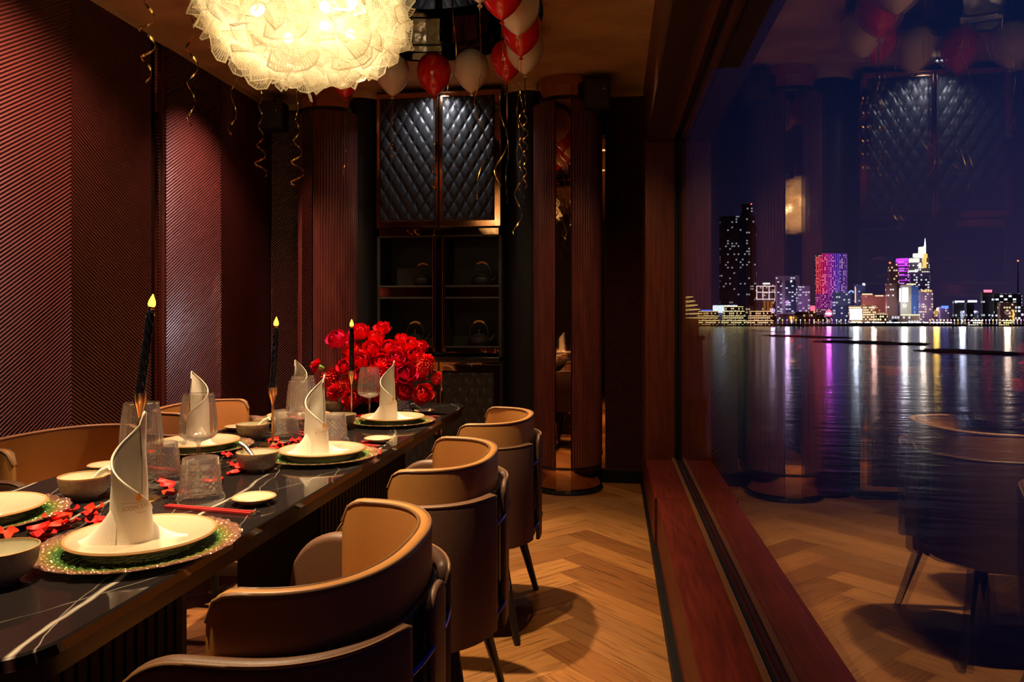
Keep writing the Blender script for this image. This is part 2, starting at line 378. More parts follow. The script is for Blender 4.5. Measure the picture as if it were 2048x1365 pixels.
# ceiling with the long round-ended mirrored recess
def stadium(r, n=24, cx=-1.07, y0=1.35, y1=3.77):
    return [(cx + r * math.cos(PI * k / n), y1 + r * math.sin(PI * k / n)) for k in range(n + 1)] + \
           [(cx - r * math.cos(PI * k / n), y0 - r * math.sin(PI * k / n)) for k in range(n + 1)]
def holed(outer, inner, z):
    bm = bmesh.new(); es = []
    for loop in (outer, inner):
        vv = [bm.verts.new((p[0], p[1], z)) for p in loop]
        es += [bm.edges.new((vv[i - 1], vv[i])) for i in range(len(vv))]
    bmesh.ops.triangle_fill(bm, use_beauty=True, edges=es); bm.verts.index_update()
    r = ([v.co[:] for v in bm.verts], [[v.index for v in f.verts] for f in bm.faces]); bm.free(); return r
S1 = stadium(.70)
mb = MB(); mb.add(*holed([(XL, YB), (0.42, YB), (0.42, YF), (XL, YF)], S1, HC))
ceil = structure(mb.build('ceiling', plaster))
def wall_strip(mb, loop, z0, z1):
    n = len(loop); mb.add([(p[0], p[1], z0) for p in loop] + [(p[0], p[1], z1) for p in loop], [(i, (i + 1) % n, n + (i + 1) % n, n + i) for i in range(n)])
S2 = stadium(.64)
rc = MB(); wall_strip(rc, S1, HC, HC + .075); rc.add(*holed(S1, S2, HC + .075)); wall_strip(rc, S2, HC + .075, HC + .16)
rc.build('recess_step', dark_mirror, ceil)
MB().add([(p[0], p[1], HC + .16) for p in S2], [tuple(range(len(S2)))]).build('recess_mirror', dark_mirror, ceil)
tb = MB()
for lp, z in ((S1, HC), (S2, HC + .075)):
    tb.tube([(p[0], p[1], z) for p in lp + lp[:1]], .005, 6, False)
tb.build('recess_edge', black_paint, ceil)
structure(MB().box(XL - .2, .9, YB - .2, YF + .2, HC + .2, HC + .3).build('roof_slab', dark_void))

def rib_panel(name, org, ax, w, z0, z1, slope, nrm, parent, pitch=0.019, depth=0.011):
    """diagonal half-round ribs clipped to a rectangle; org at the panel's foot, ax along its width, nrm into the room"""
    mb = MB(); m = slope; h = z1 - z0
    offs = [0, .22, .34, .60, .86, 1.0]; hs = [0, .0, .72, 1, .72, 0]
    lo = min(0, -m * w); hi = max(h, h - m * w); k = math.floor(lo / pitch)
    while k * pitch < hi:
        c = k * pitch; k += 1
        for a in range(5):
            b0, b1 = c + offs[a] * pitch, c + offs[a + 1] * pitch
            pl = clip_poly([(0, b0), (w, b0 + m * w), (w, b1 + m * w), (0, b1)], 0, w, 0, h)
            if len(pl) < 3: continue
            vv = []
            for p in pl:
                t = min(1, max(0, (p[1] - m * p[0] - c) / pitch))
                e = hs[a] + (hs[a + 1] - hs[a]) * (t - offs[a]) / (offs[a + 1] - offs[a])
                vv.append((org[0] + ax[0] * p[0] + nrm[0] * e * depth, org[1] + ax[1] * p[0] + nrm[1] * e * depth, z0 + p[1]))
            mb.add(vv, [tuple(range(len(vv)))])
    o = mb.build(name, rib_wood, parent); o['kind'] = 'stuff'
    return o
wl = structure(MB().box(XL - .12, XL - .075, YB, YF, 0, HC).build('wall_left', dark_void))
SEG = [(-1.56, -.99, 1), (-.99, -.42, -1), (-.28, .29, 1), (.29, .86, -1), (1.00, 1.43 + .14, 1), (1.57, 2.43 - .29, -1), (2.57 - .29, 3.18, 1), (3.18, 3.79, -1), (3.93, 4.53, 1), (4.53, 5.24, -1)]
for y0, y1, sg in SEG:
    MB().box(XL - .08, XL - .001, y0, y1, 0.0, HC).build('panel_board', rib_wood, wl)
    rib_panel('diagonal_ribs', (XL, y0), (0, 1), y1 - y0, 0.09, HC - .03, .655 * sg, (1, 0), wl)
MB().box(XL - .06, XL - .02, 3.865, 3.925, 0, HC).build('mirror_strip', bronze_mirror, wl)
MB().box(XL - .06, XL - .02, 5.20, 5.255, 0, HC).build('mirror_strip', bronze_mirror, wl)
MB().box(XL - .002, XL + .012, YB, 5.2, HC - .035, HC, .003).build('cornice_strip', plaster, wl)
structure(MB().box(XL, XL + .012, YB, YF, 0, .085, .002).build('baseboard_left', black_paint))

wf = structure(MB().box(XL - .1, .5, YF, YF + .08, 0, HC).build('wall_far', dark_void))
MB().box(-2.575, -2.18, YF - .03, YF, 0, HC - .02).build('panel_board', rib_wood, wf)
rib_panel('diagonal_ribs', (-2.565, YF - .03), (1, 0), .40, .1, HC - .08, .75, (0, -1), wf)
MB().box(-.10, .40, YF - .03, YF, 0, HC - .02).build('panel_board', rib_wood, wf)
rib_panel('diagonal_ribs', (-.06, YF - .03), (1, 0), .30, .1, HC - .06, -.75, (0, -1), wf)
MB().box(-.085, -.062, YF - .045, YF - .028, .1, HC - .15).build('mirror_strip', bronze_mirror, wf)
MB().box(-2.19, -2.165, YF - .045, YF - .028, .1, HC - .15).build('mirror_strip', bronze_mirror, wf)
MB().box(-2.58, .30, YF - .035, YF - .02, HC - .045, HC, .003).build('cornice_strip', plaster, wf)
structure(MB().box(-.12, .22, YF - .055, YF - .03, 0, .085, .003).build('baseboard_far', black_paint))
structure(MB().box(XL - .1, .5, YB - .08, YB, 0, HC).build('wall_back', M('back_wood', (.05, .014, .009), .4)))

# window side: sill bench, post, head beam, pane
tw = structure(MB().box(XW + .012, XG + .06, YB, YF, 0.0, .05).build('trim_1', black_paint))
sill = structure(MB().box(XW, XG + .03, 3.62, YF, .045, ZS, .003).build('trim_2', red_wood))
MB().box(XW + .012, XG + .03, YB, 3.617, .045, ZS - .001, .003).build('sill_board', red_wood, sill)
MB().box(XW - .012, XW + .02, YB, YF - .05, .0, .055).build('sill_base_strip', black_paint, sill)  # black strip along the foot of the sill
MB().box(.352, .372, YB, 4.62, ZS - .002, ZS + .014, .003).build('glazing_bead', M('bead_wood', (.15, .055, .018), .4), sill)
MB().box(.376, .388, YB, 4.62, ZS - .002, ZS + .010).build('gasket', black_paint, sill)
structure(MB().box(XW, XG + .03, 4.62, YF, ZS, ZB + .02, .003).build('trim_3', post_wood))
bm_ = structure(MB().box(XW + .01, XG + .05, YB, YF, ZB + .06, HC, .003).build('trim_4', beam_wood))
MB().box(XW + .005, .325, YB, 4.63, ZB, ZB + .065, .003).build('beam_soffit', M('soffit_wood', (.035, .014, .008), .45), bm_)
MB().box(.325, .372, YB, 4.63, ZB + .022, ZB + .065, .002).build('head_bead', M('bead_wood', (.15, .055, .018), .4), bm_)
win = structure(MB().box(XG - .006, XG + .006, YB, 4.64, ZS - .01, ZB + .07).build('window_1', window_glass))
MB().box(XG - .028, XG - .010, 4.602, 4.622, ZS, ZB + .05).build('window_stop', black_paint, win)

# outside ledge along the window
led = structure(MB().box(XG + .03, .56, YB, YF + .3, .10, .255, .004).build('trim_5', red_wood))

# ------------------------------------------------------------------ columns and cabinet on the far wall
def pillar(cx, cy, R, strip_deg, label):
    t = thing('fluted_pillar', label, 'pillar', (cx, cy, 0))
    MB().lathe([(0, 0), (R + .012, 0), (R + .014, .012), (R + .004, .028), (0, .028)], 48).build('base_ring', M('gloss_black', (.01, .01, .01), .15), t, 40)
    MB().lathe([(R - .012, .026), (R - .006, .04), (R - .012, .15), (R - .012, .17)], 48).build('copper_base', copper, t, 40)
    MB().lathe([(R - .006, .158), (R + .004, .166), (R + .004, .18), (R - .03, .182)], 48).build('lower_collar', M('gloss_black', (.01, .01, .01), .15), t, 40)
    MB().lathe([(R - .03, 2.60), (R + .004, 2.602), (R + .004, 2.628), (R - .03, 2.63)], 48).build('upper_collar', M('gloss_black', (.01, .01, .01), .15), t, 40)
    MB().lathe([(R - .028, 2.62), (R - .028, HC)], 48).build('copper_cap', copper, t, 40)
    MB().lathe([(R - .028, .02), (R - .028, 2.62)], 32).build('core', dark_void, t, 40)
    sd = math.radians(strip_deg); half = math.asin(.056 / R)
    nf = 74; da = 2 * PI / nf
    mod = lambda r, z, a: r - .009 * (1 - abs(math.sin(a * nf / 2)) ** .6)
    for a0, a1 in ((sd + half, sd + PI * .98), (sd - PI * .98, sd - half)):
        MB().lathe([(R, .18), (R, 1.4), (R, 2.602)], 37 * 8, mod, a0=a0, a1=a1).build('fluted_panel', M('flute_wood', (0.13, 0.030, 0.018), .33, noise=(7, (.085, .018, .011), (3, 3, .5)), coat=.3), t, 25)
    c_, s_ = math.cos(sd), math.sin(sd); sb = MB().box(-.05, .05, R - .06, R - .002, .02, 2.70, .002)
    sb.v = [(-x * s_ + y * c_, x * c_ + y * s_, z) for x, y, z in sb.v]; sb.build('mirror_strip', bronze_mirror, t)
    return t
pillar(-.32, 5.02, .235, -92, 'dark fluted round pillar with copper base between the cabinet and the window post')
pillar(-2.015, 5.03, .235, -114, 'dark fluted round pillar with copper cap in the corner by the ribbed wall')
for cx, lb in ((-.605, 'smooth black round column standing against the cabinet on its window side'), (-1.815, 'smooth black round column standing against the cabinet on its ribbed-wall side')):
    t = thing('black_column', lb, 'column', (cx, 5.12, 0))
    MB().lathe([(0, 0), (.165, 0), (.165, HC - .055)], 40).build('shaft', black_satin, t, 40)
    MB().lathe([(.158, HC - .06), (.175, HC - .05), (.175, HC), (0, HC)], 40).build('cap', plaster, t, 40)

def quilt(w, h, dw=.083, dh=.135, d=.011):
    nu, nv = int(w / dw * 12), int(h / dh * 14)
    def fn(a, b):
        x, z = a * w, b * h; p = (x / dw + z / dh) % 1.0; q = (x / dw - z / dh) % 1.0
        e = (1 - abs(2 * p - 1) ** 4) * (1 - abs(2 * q - 1) ** 4)
        ed = min(1, min(x, w - x, z, h - z) / .012); return (x, -(.006 + d * e) * (ed ** .5), z)
    m = MB().grid(fn, nu, nv); return m
CX0, CXM, CX1, CY = -1.648, -1.200, -.764, 4.95
cab = thing('display_cabinet', 'tall black display cabinet with quilted doors, copper frames and four open niches', 'cabinet', (0, CY, 0))
cb = MB()
for x0, x1 in ((CX0, CX0 + .02), (CX1 - .02, CX1)): cb.box(x0, x1, .0, .29, 0, HC - .03)
cb.box(CX0, CX1, .27, .30, 0, HC - .03); cb.box(CX0, CX1, 0, .29, 1.735, 1.79); cb.box(CX0, CX1, .0, .29, HC - .06, HC - .03)
cb.build('carcass', shelf_black, cab)
MB().box(CX0 + .02, CX1 - .02, -.012, .002, 1.740, 1.783).build('mirror_rail', bronze_mirror, cab)
for z0, z1 in ((1.305, 1.385), (.915, .965)):
    MB().box(CX0 + .02, CX1 - .02, .002, .28, z0 + .004, z1 - .004).build('shelf', shelf_black, cab)
    MB().box(CX0 + .02, CXM - .035, -.006, .004, z0 + .01, z1 - .01).build('mirror_rail', bronze_mirror, cab)
    MB().box(CXM + .035, CX1 - .02, -.006, .004, z0 + .01, z1 - .01).build('mirror_rail', bronze_mirror, cab)
for z in (1.735, 1.385, 1.305, .965):
    MB().box(CX0 + .015, CX1 - .015, -.008, .004, z - .006, z + .006, .002).build('niche_edge', M('edge_grey', (.05, .042, .032), .4), cab)
MB().box(CXM - .042, CXM + .042, -.01, .28, .915, 1.735).build('divider', shelf_black, cab)
for x in (CXM - .034, CXM + .034): MB().box(x - .009, x + .009, -.026, -.006, .93, 1.73, .003).build('copper_post', copper, cab)
MB().box(CXM - .022, CXM + .022, -.014, -.006, .93, 1.73).build('mirror_inlay', bronze_mirror, cab)
MB().box(CX0, CX1, -.10, .28, .868, .900, .004).build('counter', M('counter_black', (.012, .011, .011), .12), cab)
MB().box(CX0 + .02, CX1 - .02, -.01, .27, .05, .868).build('lower_carcass', dark_void, cab)
MB().box(CX0, CX1, .0, .2, 0, .05).build('plinth', black_paint, cab)
def door(x0, x1, z0, z1, fr, lab=None):
    d = MB().box(x0, x1, -.024, -.002, z0, z1, .002).build('door', copper if z0 > 1 else bronze_mirror, cab)
    q = quilt(x1 - x0 - fr[0] - fr[1], z1 - z0 - fr[2] - fr[3]).build('quilted_pad', quilt_leather, d, 30)
    q.location = (x0 + fr[0], -.024, z0 + fr[2])
    return d
door(CX0 + .004, CXM - .004, 1.795, HC - .05, (.022, .022, .04, .035)); door(CXM + .004, CX1 - .004, 1.795, HC - .05, (.022, .04, .04, .035))
d1 = door(CX0 + .004, CXM - .004, .06, .862, (.02, .02, .03, .06)); d2 = door(CXM + .004, CX1 - .004, .06, .862, (.02, .045, .03, .06))
for d, x in ((d1, CXM - .018), (d2, CXM + .018)): MB().box(x - .004, x + .004, -.05, -.02, .52, .66, .002).build('handle', gold, d)

def teapot(loc, label, s=1.0, rz=0):
    t = thing('teapot', label, 'teapot', loc, rz, 'cast iron teapots in the cabinet niches'); t.scale = (s, s, s)
    MB().lathe([(0, 0), (.052, 0), (.066, .018), (.074, .040), (.070, .060), (.052, .074), (.040, .078)], 28).build('body', cast_iron, t, 40)
    l = MB().lathe([(.043, .076), (.042, .082), (.02, .088), (.008, .090), (.006, .098), (.012, .106), (.008, .113), (0, .114)], 20).build('lid', cast_iron, t, 40)
    MB().tube([(.060, 0, .035), (.085, 0, .050), (.096, 0, .070), (.106, 0, .084)], [.016, .012, .009, .008], 10).build('spout', cast_iron, t, 40)
    arc = [(.062 * math.cos(a), 0, .070 + .098 * math.sin(a) ** .8) for a in [PI * k / 16 for k in range(17)]]
    MB().tube(arc, .0035, 8).build('bail_handle', M('handle_grey', (.06, .052, .045), .35, .6), t, 40)
    MB().tube(arc[5:12], .0075, 10).build('grip', bamboo, t, 40)
    return t
teapot((-1.345, 5.05, 1.385), 'black cast iron teapot with bamboo grip, upper niche on the ribbed-wall side')
teapot((-.92, 5.05, 1.385), 'black cast iron teapot with bamboo grip, upper niche on the window side', 1.02)
teapot((-1.40, 5.05, .965), 'black cast iron teapot with bamboo grip, lower niche just above the red flowers', 1.02)
teapot((-.94, 5.05, .965), 'round black cast iron teapot with bamboo grip, lower niche on the window side', 1.06)

def speaker(loc, rz, label):
    t = thing('wall_speaker', label, 'speaker', loc, rz, None)
    MB().box(-.085, .085, -.07, .07, -.10, .10, .012).build('body', speaker_black, t, 40)
    MB().box(-.074, .074, -.078, -.066, -.088, .088, .004).build('grille', grille, t, 40)
    MB().box(.036, .048, -.081, -.077, .018, .03).build('badge', M('badge', (.6, .55, .5), .3, .5), t)
    MB().tube([(0, .0, .09), (0, .0, .125), (0, .10, .125)], .008, 8).build('bracket', speaker_black, t); MB().box(-.018, .018, .06, .14, -.02, .02).build('mount', speaker_black, t)
    return t
speaker((-.115, 4.86, 2.635), .12, 'black box loudspeaker bracketed up by the pillar next to the window')
speaker((-2.40, 4.92, 2.60), .10, 'black box loudspeaker bracketed up in the corner behind the chandelier')

for k, (p, tg, e, a, c) in enumerate(DOWN):
    lb = ['small black recessed downlight in the mirrored ceiling over the near end of the table', 'small black recessed downlight in the mirrored ceiling over the middle of the table', 'small black recessed downlight in the mirrored ceiling over the red flowers',
          'small recessed downlight in the plaster ceiling over the middle of the aisle', 'small recessed downlight in the plaster ceiling by the window post', 'small recessed ceiling downlight washing the brightest ribbed wall panel',
          'small recessed ceiling downlight washing the ribbed panel by the chairs', 'small round recessed downlight over the quilted cabinet doors', 'small recessed ceiling downlight in front of the corner pillar'][k]
    t = thing('downlight', lb, 'downlight', p)
    MB().lathe([(.024, .004), (.030, -.006), (.042, -.006), (.044, .006)], 24).build('ring', speaker_black if k < 3 else white_paint, t, 40)
    MB().lathe([(0, 0), (.026, 0)], 20).build('lens', glow('lens_%d' % (k == 7), c, 6), t)

# ------------------------------------------------------------------ dining table
TX0, TX1, TY0, TY1, TZ = -1.437, -.700, .765, 3.46, .75
def rrect(x0, x1, y0, y1, r, n=8):
    out = []
    for cx, cy, a in ((x1 - r, y1 - r, 0), (x0 + r, y1 - r, PI / 2), (x0 + r, y0 + r, PI), (x1 - r, y0 + r, 1.5 * PI)):
        out += [(cx + r * math.cos(a + PI / 2 * k / n), cy + r * math.sin(a + PI / 2 * k / n)) for k in range(n + 1)]
    return out
tab = thing('dining_table', 'long dining table with white-veined black marble top and dark fluted bases', 'table', (-1.07, 2.11, 0))
def loops(mb, ls):
    n = len(ls[0][0]); vs_ = []
    for lp, z in ls: vs_ += [(p[0], p[1], z) for p in lp]
    fs = [(j * n + i, j * n + (i + 1) % n, (j + 1) * n + (i + 1) % n, (j + 1) * n + i) for j in range(len(ls) - 1) for i in range(n)]
    fs += [tuple(range(n))[::-1], tuple(range((len(ls) - 1) * n, len(ls) * n))]; mb.add(vs_, fs); return mb
def rr(i): return rrect(TX0 + i + 1.07, TX1 - i + 1.07, TY0 + i - 2.11, TY1 - i - 2.11, .085 - min(i, .05))
loops(MB(), [(rr(.003), TZ - .020), (rr(0), TZ - .017), (rr(0), TZ - .003), (rr(.003), TZ)]).build('marble_top', marble_m, tab, 20)
loops(MB(), [(rr(.03), TZ - .062), (rr(.012), TZ - .050), (rr(.008), TZ - .022), (rr(.008), TZ - .0195)]).build('apron', M('apron_brown', (.014, .009, .007), .45, spec=.25), tab, 20)
for y0, y1 in ((-1.12, -.62), (.10, 1.06)):
    b = MB().box(-.13, .14, y0, y1, .02, TZ - .06).build('pedestal', dark_void, tab)
    sm = MB().box(0, .008, -.011, .011, .06, TZ - .065, .002).mesh('slat', M('slat_dark', (.009, .007, .006), .55, spec=.15))
    y = y0 + .015
    while y < y1 - .01:
        for x, rz in ((.138, 0), (-.128, PI)):
            s = link('slat', sm, b); s.location = (x, y, 0); s.rotation_euler = (0, 0, rz)
        y += .032
    MB().box(-.16, .17, y0 - .02, y1 + .02, 0, .03, .003).build('plinth', black_paint, tab)

# ------------------------------------------------------------------ chairs
def upath(a, fx, bx, n=64, e=2.5):
    pts = [(fx, -a)]; c0 = 0.0 if fx > 0 else fx
    k = 10
    for i in range(1, k): pts.append((fx + (c0 - fx) * i / k, -a))
    for i in range(n + 1):
        t = -PI / 2 - PI * i / n; ct, st = math.cos(t), math.sin(t)
        pts.append((c0 - abs(ct) ** (2 / e) * (c0 - bx), a * math.copysign(abs(st) ** (2 / e), st)))
    for i in range(1, k + 1): pts.append((c0 + (fx - c0) * i / k, a))
    return pts
def resample(pts, n):
    d = [0]
    for p, q in zip(pts, pts[1:]): d.append(d[-1] + math.dist(p, q))
    out = []; j = 0
    for i in range(n + 1):
        s = d[-1] * i / n
        while j < len(d) - 2 and d[j + 1] < s: j += 1
        t = (s - d[j]) / max(1e-9, d[j + 1] - d[j]); out.append((pts[j][0] + (pts[j + 1][0] - pts[j][0]) * t, pts[j][1] + (pts[j + 1][1] - pts[j][1]) * t))
    return out, d[-1]
def band(path, z0, z1, th, R0, R1, f0=0., f1=1., n=56, rt=None):
    """upholstered shell swept along a plan curve, with rounded top corners at both ends; returns mesh and its rim line"""
    full, L = resample(path, 240); i0, i1 = int(240 * f0), int(240 * f1)
    P, L = resample(full[i0:i1 + 1], n); mb = MB(); rims = []; rt = rt or th / 2; cs = 0
    for i, p in enumerate(P):
        a, b = P[max(0, i - 1)], P[min(n, i + 1)]; tx, ty = b[0] - a[0], b[1] - a[1]; l = math.hypot(tx, ty); nx, ny = ty / l, -tx / l
        nx, ny = -nx, -ny
        s = L * i / n; zt = z1; endf = 1.0
        for dd, R in ((s, R0), (L - s, R1)):
            if dd < R: zt = min(zt, z1 - R + math.sqrt(max(0, R * R - (R - dd) ** 2)))
            if dd < th * .5: endf = min(endf, .45 + .55 * math.sqrt(max(0, 1 - (1 - dd / (th * .5)) ** 2)))
        h = th / 2 * endf
        sec = [(h, z0), (h * 1.04, z0 + (zt - z0) * .5), (h, zt - rt)] + [(h * math.cos(q), zt - rt + rt * math.sin(q)) for q in (PI * .17, PI * .33, PI / 2, PI * .67, PI * .83)] + [(-h, zt - rt), (-h * .96, z0 + (zt - z0) * .5), (-h, z0)]
        cs = len(sec); mb.v += [(p[0] + nx * o, p[1] + ny * o, z) for o, z in sec]
        rims.append([(p[0] + nx * h * .80, p[1] + ny * h * .80, zt - rt * .33), (p[0] - nx * h * .80, p[1] - ny * h * .80, zt - rt * .33)])
    for i in range(n):
        for k in range(cs): mb.f.append((i * cs + k, i * cs + (k + 1) % cs, (i + 1) * cs + (k + 1) % cs, (i + 1) * cs + k))
    mb.f += [tuple(range(cs)), tuple(range(n * cs, (n + 1) * cs))[::-1]]
    return mb, rims
def sup(a, b, n, e=3.0, c=(0, 0)):
    return [(c[0] + a * math.copysign(abs(math.cos(t)) ** (2 / e), math.cos(t)), c[1] + b * math.copysign(abs(math.sin(t)) ** (2 / e), math.sin(t))) for t in [2 * PI * k / n for k in range(n)]]
def make_chair():
    t = thing('dining_chair', '', 'chair')
    b, rims = band(upath(.258, .035, -.190), .40, .782, .027, .042, .042)
    back = b.build('backrest', chair_leather, t, 50)
    for k in (0, 1): MB().tube([r[k] for r in rims], .0038, 6).build('piping', piping_mat, back, 60)
    P2 = upath(.290, .165, -.222)
    for f0, f1, R0, R1 in ((0, .40, .11, .03), (.60, 1, .03, .11)):
        b, rims = band(P2, .335, .70, .032, R0, R1, f0, f1, 40)
        s = b.build('side_shell', chair_outer, t, 50)
        MB().tube([r[0] for r in rims], .003, 6).build('piping', piping_mat, s, 60)
    b, rims = band(upath(.290, .165, -.230), .31, .71, .014, .04, .04, .46, .54, 16)
    b.build('back_panel', chair_outer, t, 50)
    b, rims = band(upath(.268, .15, -.208), .32, .69, .012, .02, .02, .36, .64, 24); b.build('inner_frame', leg_black, t, 50)
    for z in (.615, .375):
        P, L = resample(upath(.297, .168, -.233), 100)
        for k0, k1 in ((38, 47), (53, 62)): MB().tube([(p[0], p[1], z) for p in P[k0:k1 + 1]], .0055, 8).build('metal_band', blue_reflection_metal, t, 60)
    loops(MB(), [(sup(.185, .235, 40, 3.4, (-.005, 0)), .40), (sup(.20, .25, 40, 3.4, (-.005, 0)), .415), (sup(.20, .25, 40, 3.4, (-.005, 0)), .455), (sup(.185, .235, 40, 3.4, (-.005, 0)), .475), (sup(.12, .16, 40, 3, (-.005, 0)), .482)]).build('seat', chair_leather, t, 50)
    loops(MB(), [(sup(.17, .24, 40, 3, (-.03, 0)), .325), (sup(.19, .27, 40, 3, (-.03, 0)), .345), (sup(.19, .27, 40, 3, (-.03, 0)), .402)]).build('seat_base', chair_outer, t, 50)
    for x0, y0, x1, y1 in ((-.105, .185, -.185, .268), (-.105, -.185, -.185, -.268), (.085, .185, .15, .25), (.085, -.185, .15, -.25)):
        MB().tube([(x0, y0, .34), (x1, y1, 0)], [.022, .0115], 14).build('leg', leg_black, t, 50)
    return t
ch0 = make_chair()
CH = [(-.53, 1.215, PI, 'tan leather barrel chair on the window side, at the table end farthest from the flowers'), (-.535, 2.035, PI + .03, 'tan leather barrel dining chair on the window side at the middle of the table'),
      (-.52, 2.845, PI - .02, 'tan leather barrel dining chair on the window side near the cabinet end of the table'),
      (-1.735, 2.15, -.06, 'tan leather barrel dining chair on the ribbed-wall side at the middle of the table'), (-1.735, 2.98, .03, 'tan leather barrel dining chair on the ribbed-wall side near the red flowers')]
for k, (x, y, rz, lb) in enumerate(CH):
    o = ch0 if k == 0 else copy_tree(ch0)
    o.location = (x, y, 0); o.rotation_euler = (0, 0, rz); o['label'] = lb; o['group'] = 'barrel chairs around the dining table'

# ------------------------------------------------------------------ table settings
WHERE = {'R1': 'at the window-side place farthest from the flowers', 'R2': 'at the middle place on the window side', 'R3': 'at the window-side place nearest the flowers',
         'L1': 'at the ribbed-wall-side place farthest from the flowers', 'L2': 'at the middle place on the ribbed-wall side', 'L3': 'at the ribbed-wall-side place nearest the flowers'}
PROTO = {}
def place(kind, maker, loc, rz, label, cat, group):
    if kind not in PROTO:
        o = PROTO[kind] = maker()
    else: o = copy_tree(PROTO[kind])
    o.location = loc; o.rotation_euler = (0, 0, rz); setp(o, label, cat, group); return o
def mk_charger():
    R = .170
    def mod(r, z, a): return r * (1 + (.012 * math.cos(a * 24) if r > .15 else 0))
    m = MB(); nr, na = 16, 240; vs_ = []
    prof = [(.0, .004), (.09, .004)] + [(.10 + .07 * k / 12, .005 + .010 * (k / 12) ** 1.5) for k in range(13)]
    for r, z in prof:
        for i in range(na):
            a = 2 * PI * i / na; sw = (r - .1) * 9; b = 0 if r < .1 else .0022 * math.sin(a * 40 + sw * 6) * math.sin(r * 700)
            rr_ = mod(r, z, a); vs_.append((rr_ * math.cos(a), rr_ * math.sin(a), z + b))
    m.add(vs_, [(j * na + i, j * na + (i + 1) % na, (j + 1) * na + (i + 1) % na, (j + 1) * na + i) for j in range(len(prof) - 1) for i in range(na)])
    m.lathe([(.168, .013), (.10, .001), (0, .001)], 120)
    return link('charger_plate', m.mesh('charger_plate', charger_m, 60))
def mk_plate():
    t = thing('dinner_plate', '', 'plate')
    MB().lathe([(0, .003), (.05, .001), (.07, .0), (.085, .004), (.121, .014), (.123, .017), (.121, .019), (.10, .013), (.085, .009), (0, .008)], 72).build('dish', stoneware, t, 50)
    MB().lathe([(.1205, .0135), (.1245, .0165), (.1225, .0197), (.1185, .0185)], 72).build('rim', rim_brown, t, 60)
    return t
def mk_bowl():
    t = thing('rice_bowl', '', 'bowl')
    MB().lathe([(0, .002), (.026, 0), (.028, .006), (.042, .014), (.051, .030), (.0545, .052)], 56).build('outside', bowl_out, t, 50)
    MB().lathe([(.0525, .0535), (.049, .032), (.038, .014), (.02, .008), (0, .007)], 56).build('inside', bowl_in, t, 50)
    MB().lathe([(.0545, .0515), (.0545, .0545), (.0525, .055), (.0520, .0525)], 56).build('rim', rim_brown, t, 60)
    return t
def mk_dish():
    t = thing('sauce_dish', '', 'dish')
    MB().lathe([(0, .002), (.022, 0), (.034, .006), (.0455, .0145), (.0465, .016), (.044, .0165), (.030, .009), (0, .007)], 56).build('dish', stoneware, t, 50)
    MB().lathe([(.0450, .0140), (.0475, .0160), (.0455, .0178), (.0435, .0168)], 56).build('rim', rim_brown, t, 60)
    return t
def mk_tumbler():
    t = thing('tumbler', '', 'tumbler')
    na, nz = 96, 30
    def rad(z): return .0465 - .0085 * (z / .098)
    def surf(a, b):
        z = .016 + .082 * b; A = 2 * PI * a; p = (a * 20 + b * 6.3) % 1; q = (a * 20 - b * 6.3) % 1
        d = .0016 * max(0, 1 - 5 * min(abs(p - .5), abs(q - .5))) if .02 < b < .82 else 0
        r = rad(z) + d; return (r * math.cos(A), r * math.sin(A), z)
    MB().grid(surf, na * 2, nz).build('cup', cut_glass, t, 60)
    MB().lathe([(.036, .098), (.0375, .0985)], 64).lathe([(.0355, .0975), (.0425, .022), (.035, .016), (0, .016)], 64).build('inner_wall', ware_glass, t, 50)
    md = lambda r, z, a: r + .0012 * math.cos(a * 44)
    MB().lathe([(0, 0), (.046, 0), (.0505, .004), (.0505, .010), (.0465, .016)], 264, md).build('foot', cut_glass, t, 60)
    return t
def mk_wine():
    t = thing('wine_glass', '', 'wine glass')
    md = lambda r, z, a: r + (.0020 * abs(math.sin(a * 20)) ** .7 if .097 < z < .208 else 0)
    bp = [(.006, .085), (.020, .088), (.036, .094), (.0445, .103), (.0465, .114), (.0445, .140), (.0415, .175), (.0385, .210)]
    MB().lathe(bp, 320, md).build('bowl', ware_glass, t, 60)
    MB().lathe([(.0392, .209), (.0396, .2105), (.0384, .2112), (.0378, .2098)], 64).build('rim', thin_glass('rim_glass', (.9, .86, .8), .3, 2), t, 60)
    MB().lathe([(.0375, .208), (.0405, .175), (.0435, .140), (.0452, .114), (.0430, .104), (.034, .096), (.018, .0905), (0, .089)], 64).build('inner_wall', ware_glass, t, 50)
    MB().lathe([(.012, .087), (.0048, .080), (.0038, .05), (.0042, .016), (.010, .006)], 20).build('stem', thin_glass('stem_glass', (.85, .82, .8), .12, 2.2, .03), t, 50)
    MB().lathe([(.010, .006), (.030, .0025), (.037, .001), (.037, .0), (0, 0)], 48).build('foot', ware_glass, t, 50)
    return t
def mk_chop():
    t = thing('chopstick', '', 'chopstick')
    MB().box(-.105, .112, -.0032, .0032, 0, .0064, .0012).build('shaft', lacquer_red, t)
    MB().box(.112, .125, -.0033, .0033, 0, .0066, .0012).build('end_cap', steel, t)
    return t
def mk_spoon(mat):
    t = link('soup_spoon', MB().tube([(-.035, 0, .022), (-.012, 0, .018), (.012, 0, .034), (.040, 0, .062), (.058, 0, .070)], [.014, .013, .006, .0065, .0072], 12).mesh('soup_spoon', mat, 60))
    for v in t.data.vertices: v.co.z -= 0; v.co.y *= 1.1
    return t
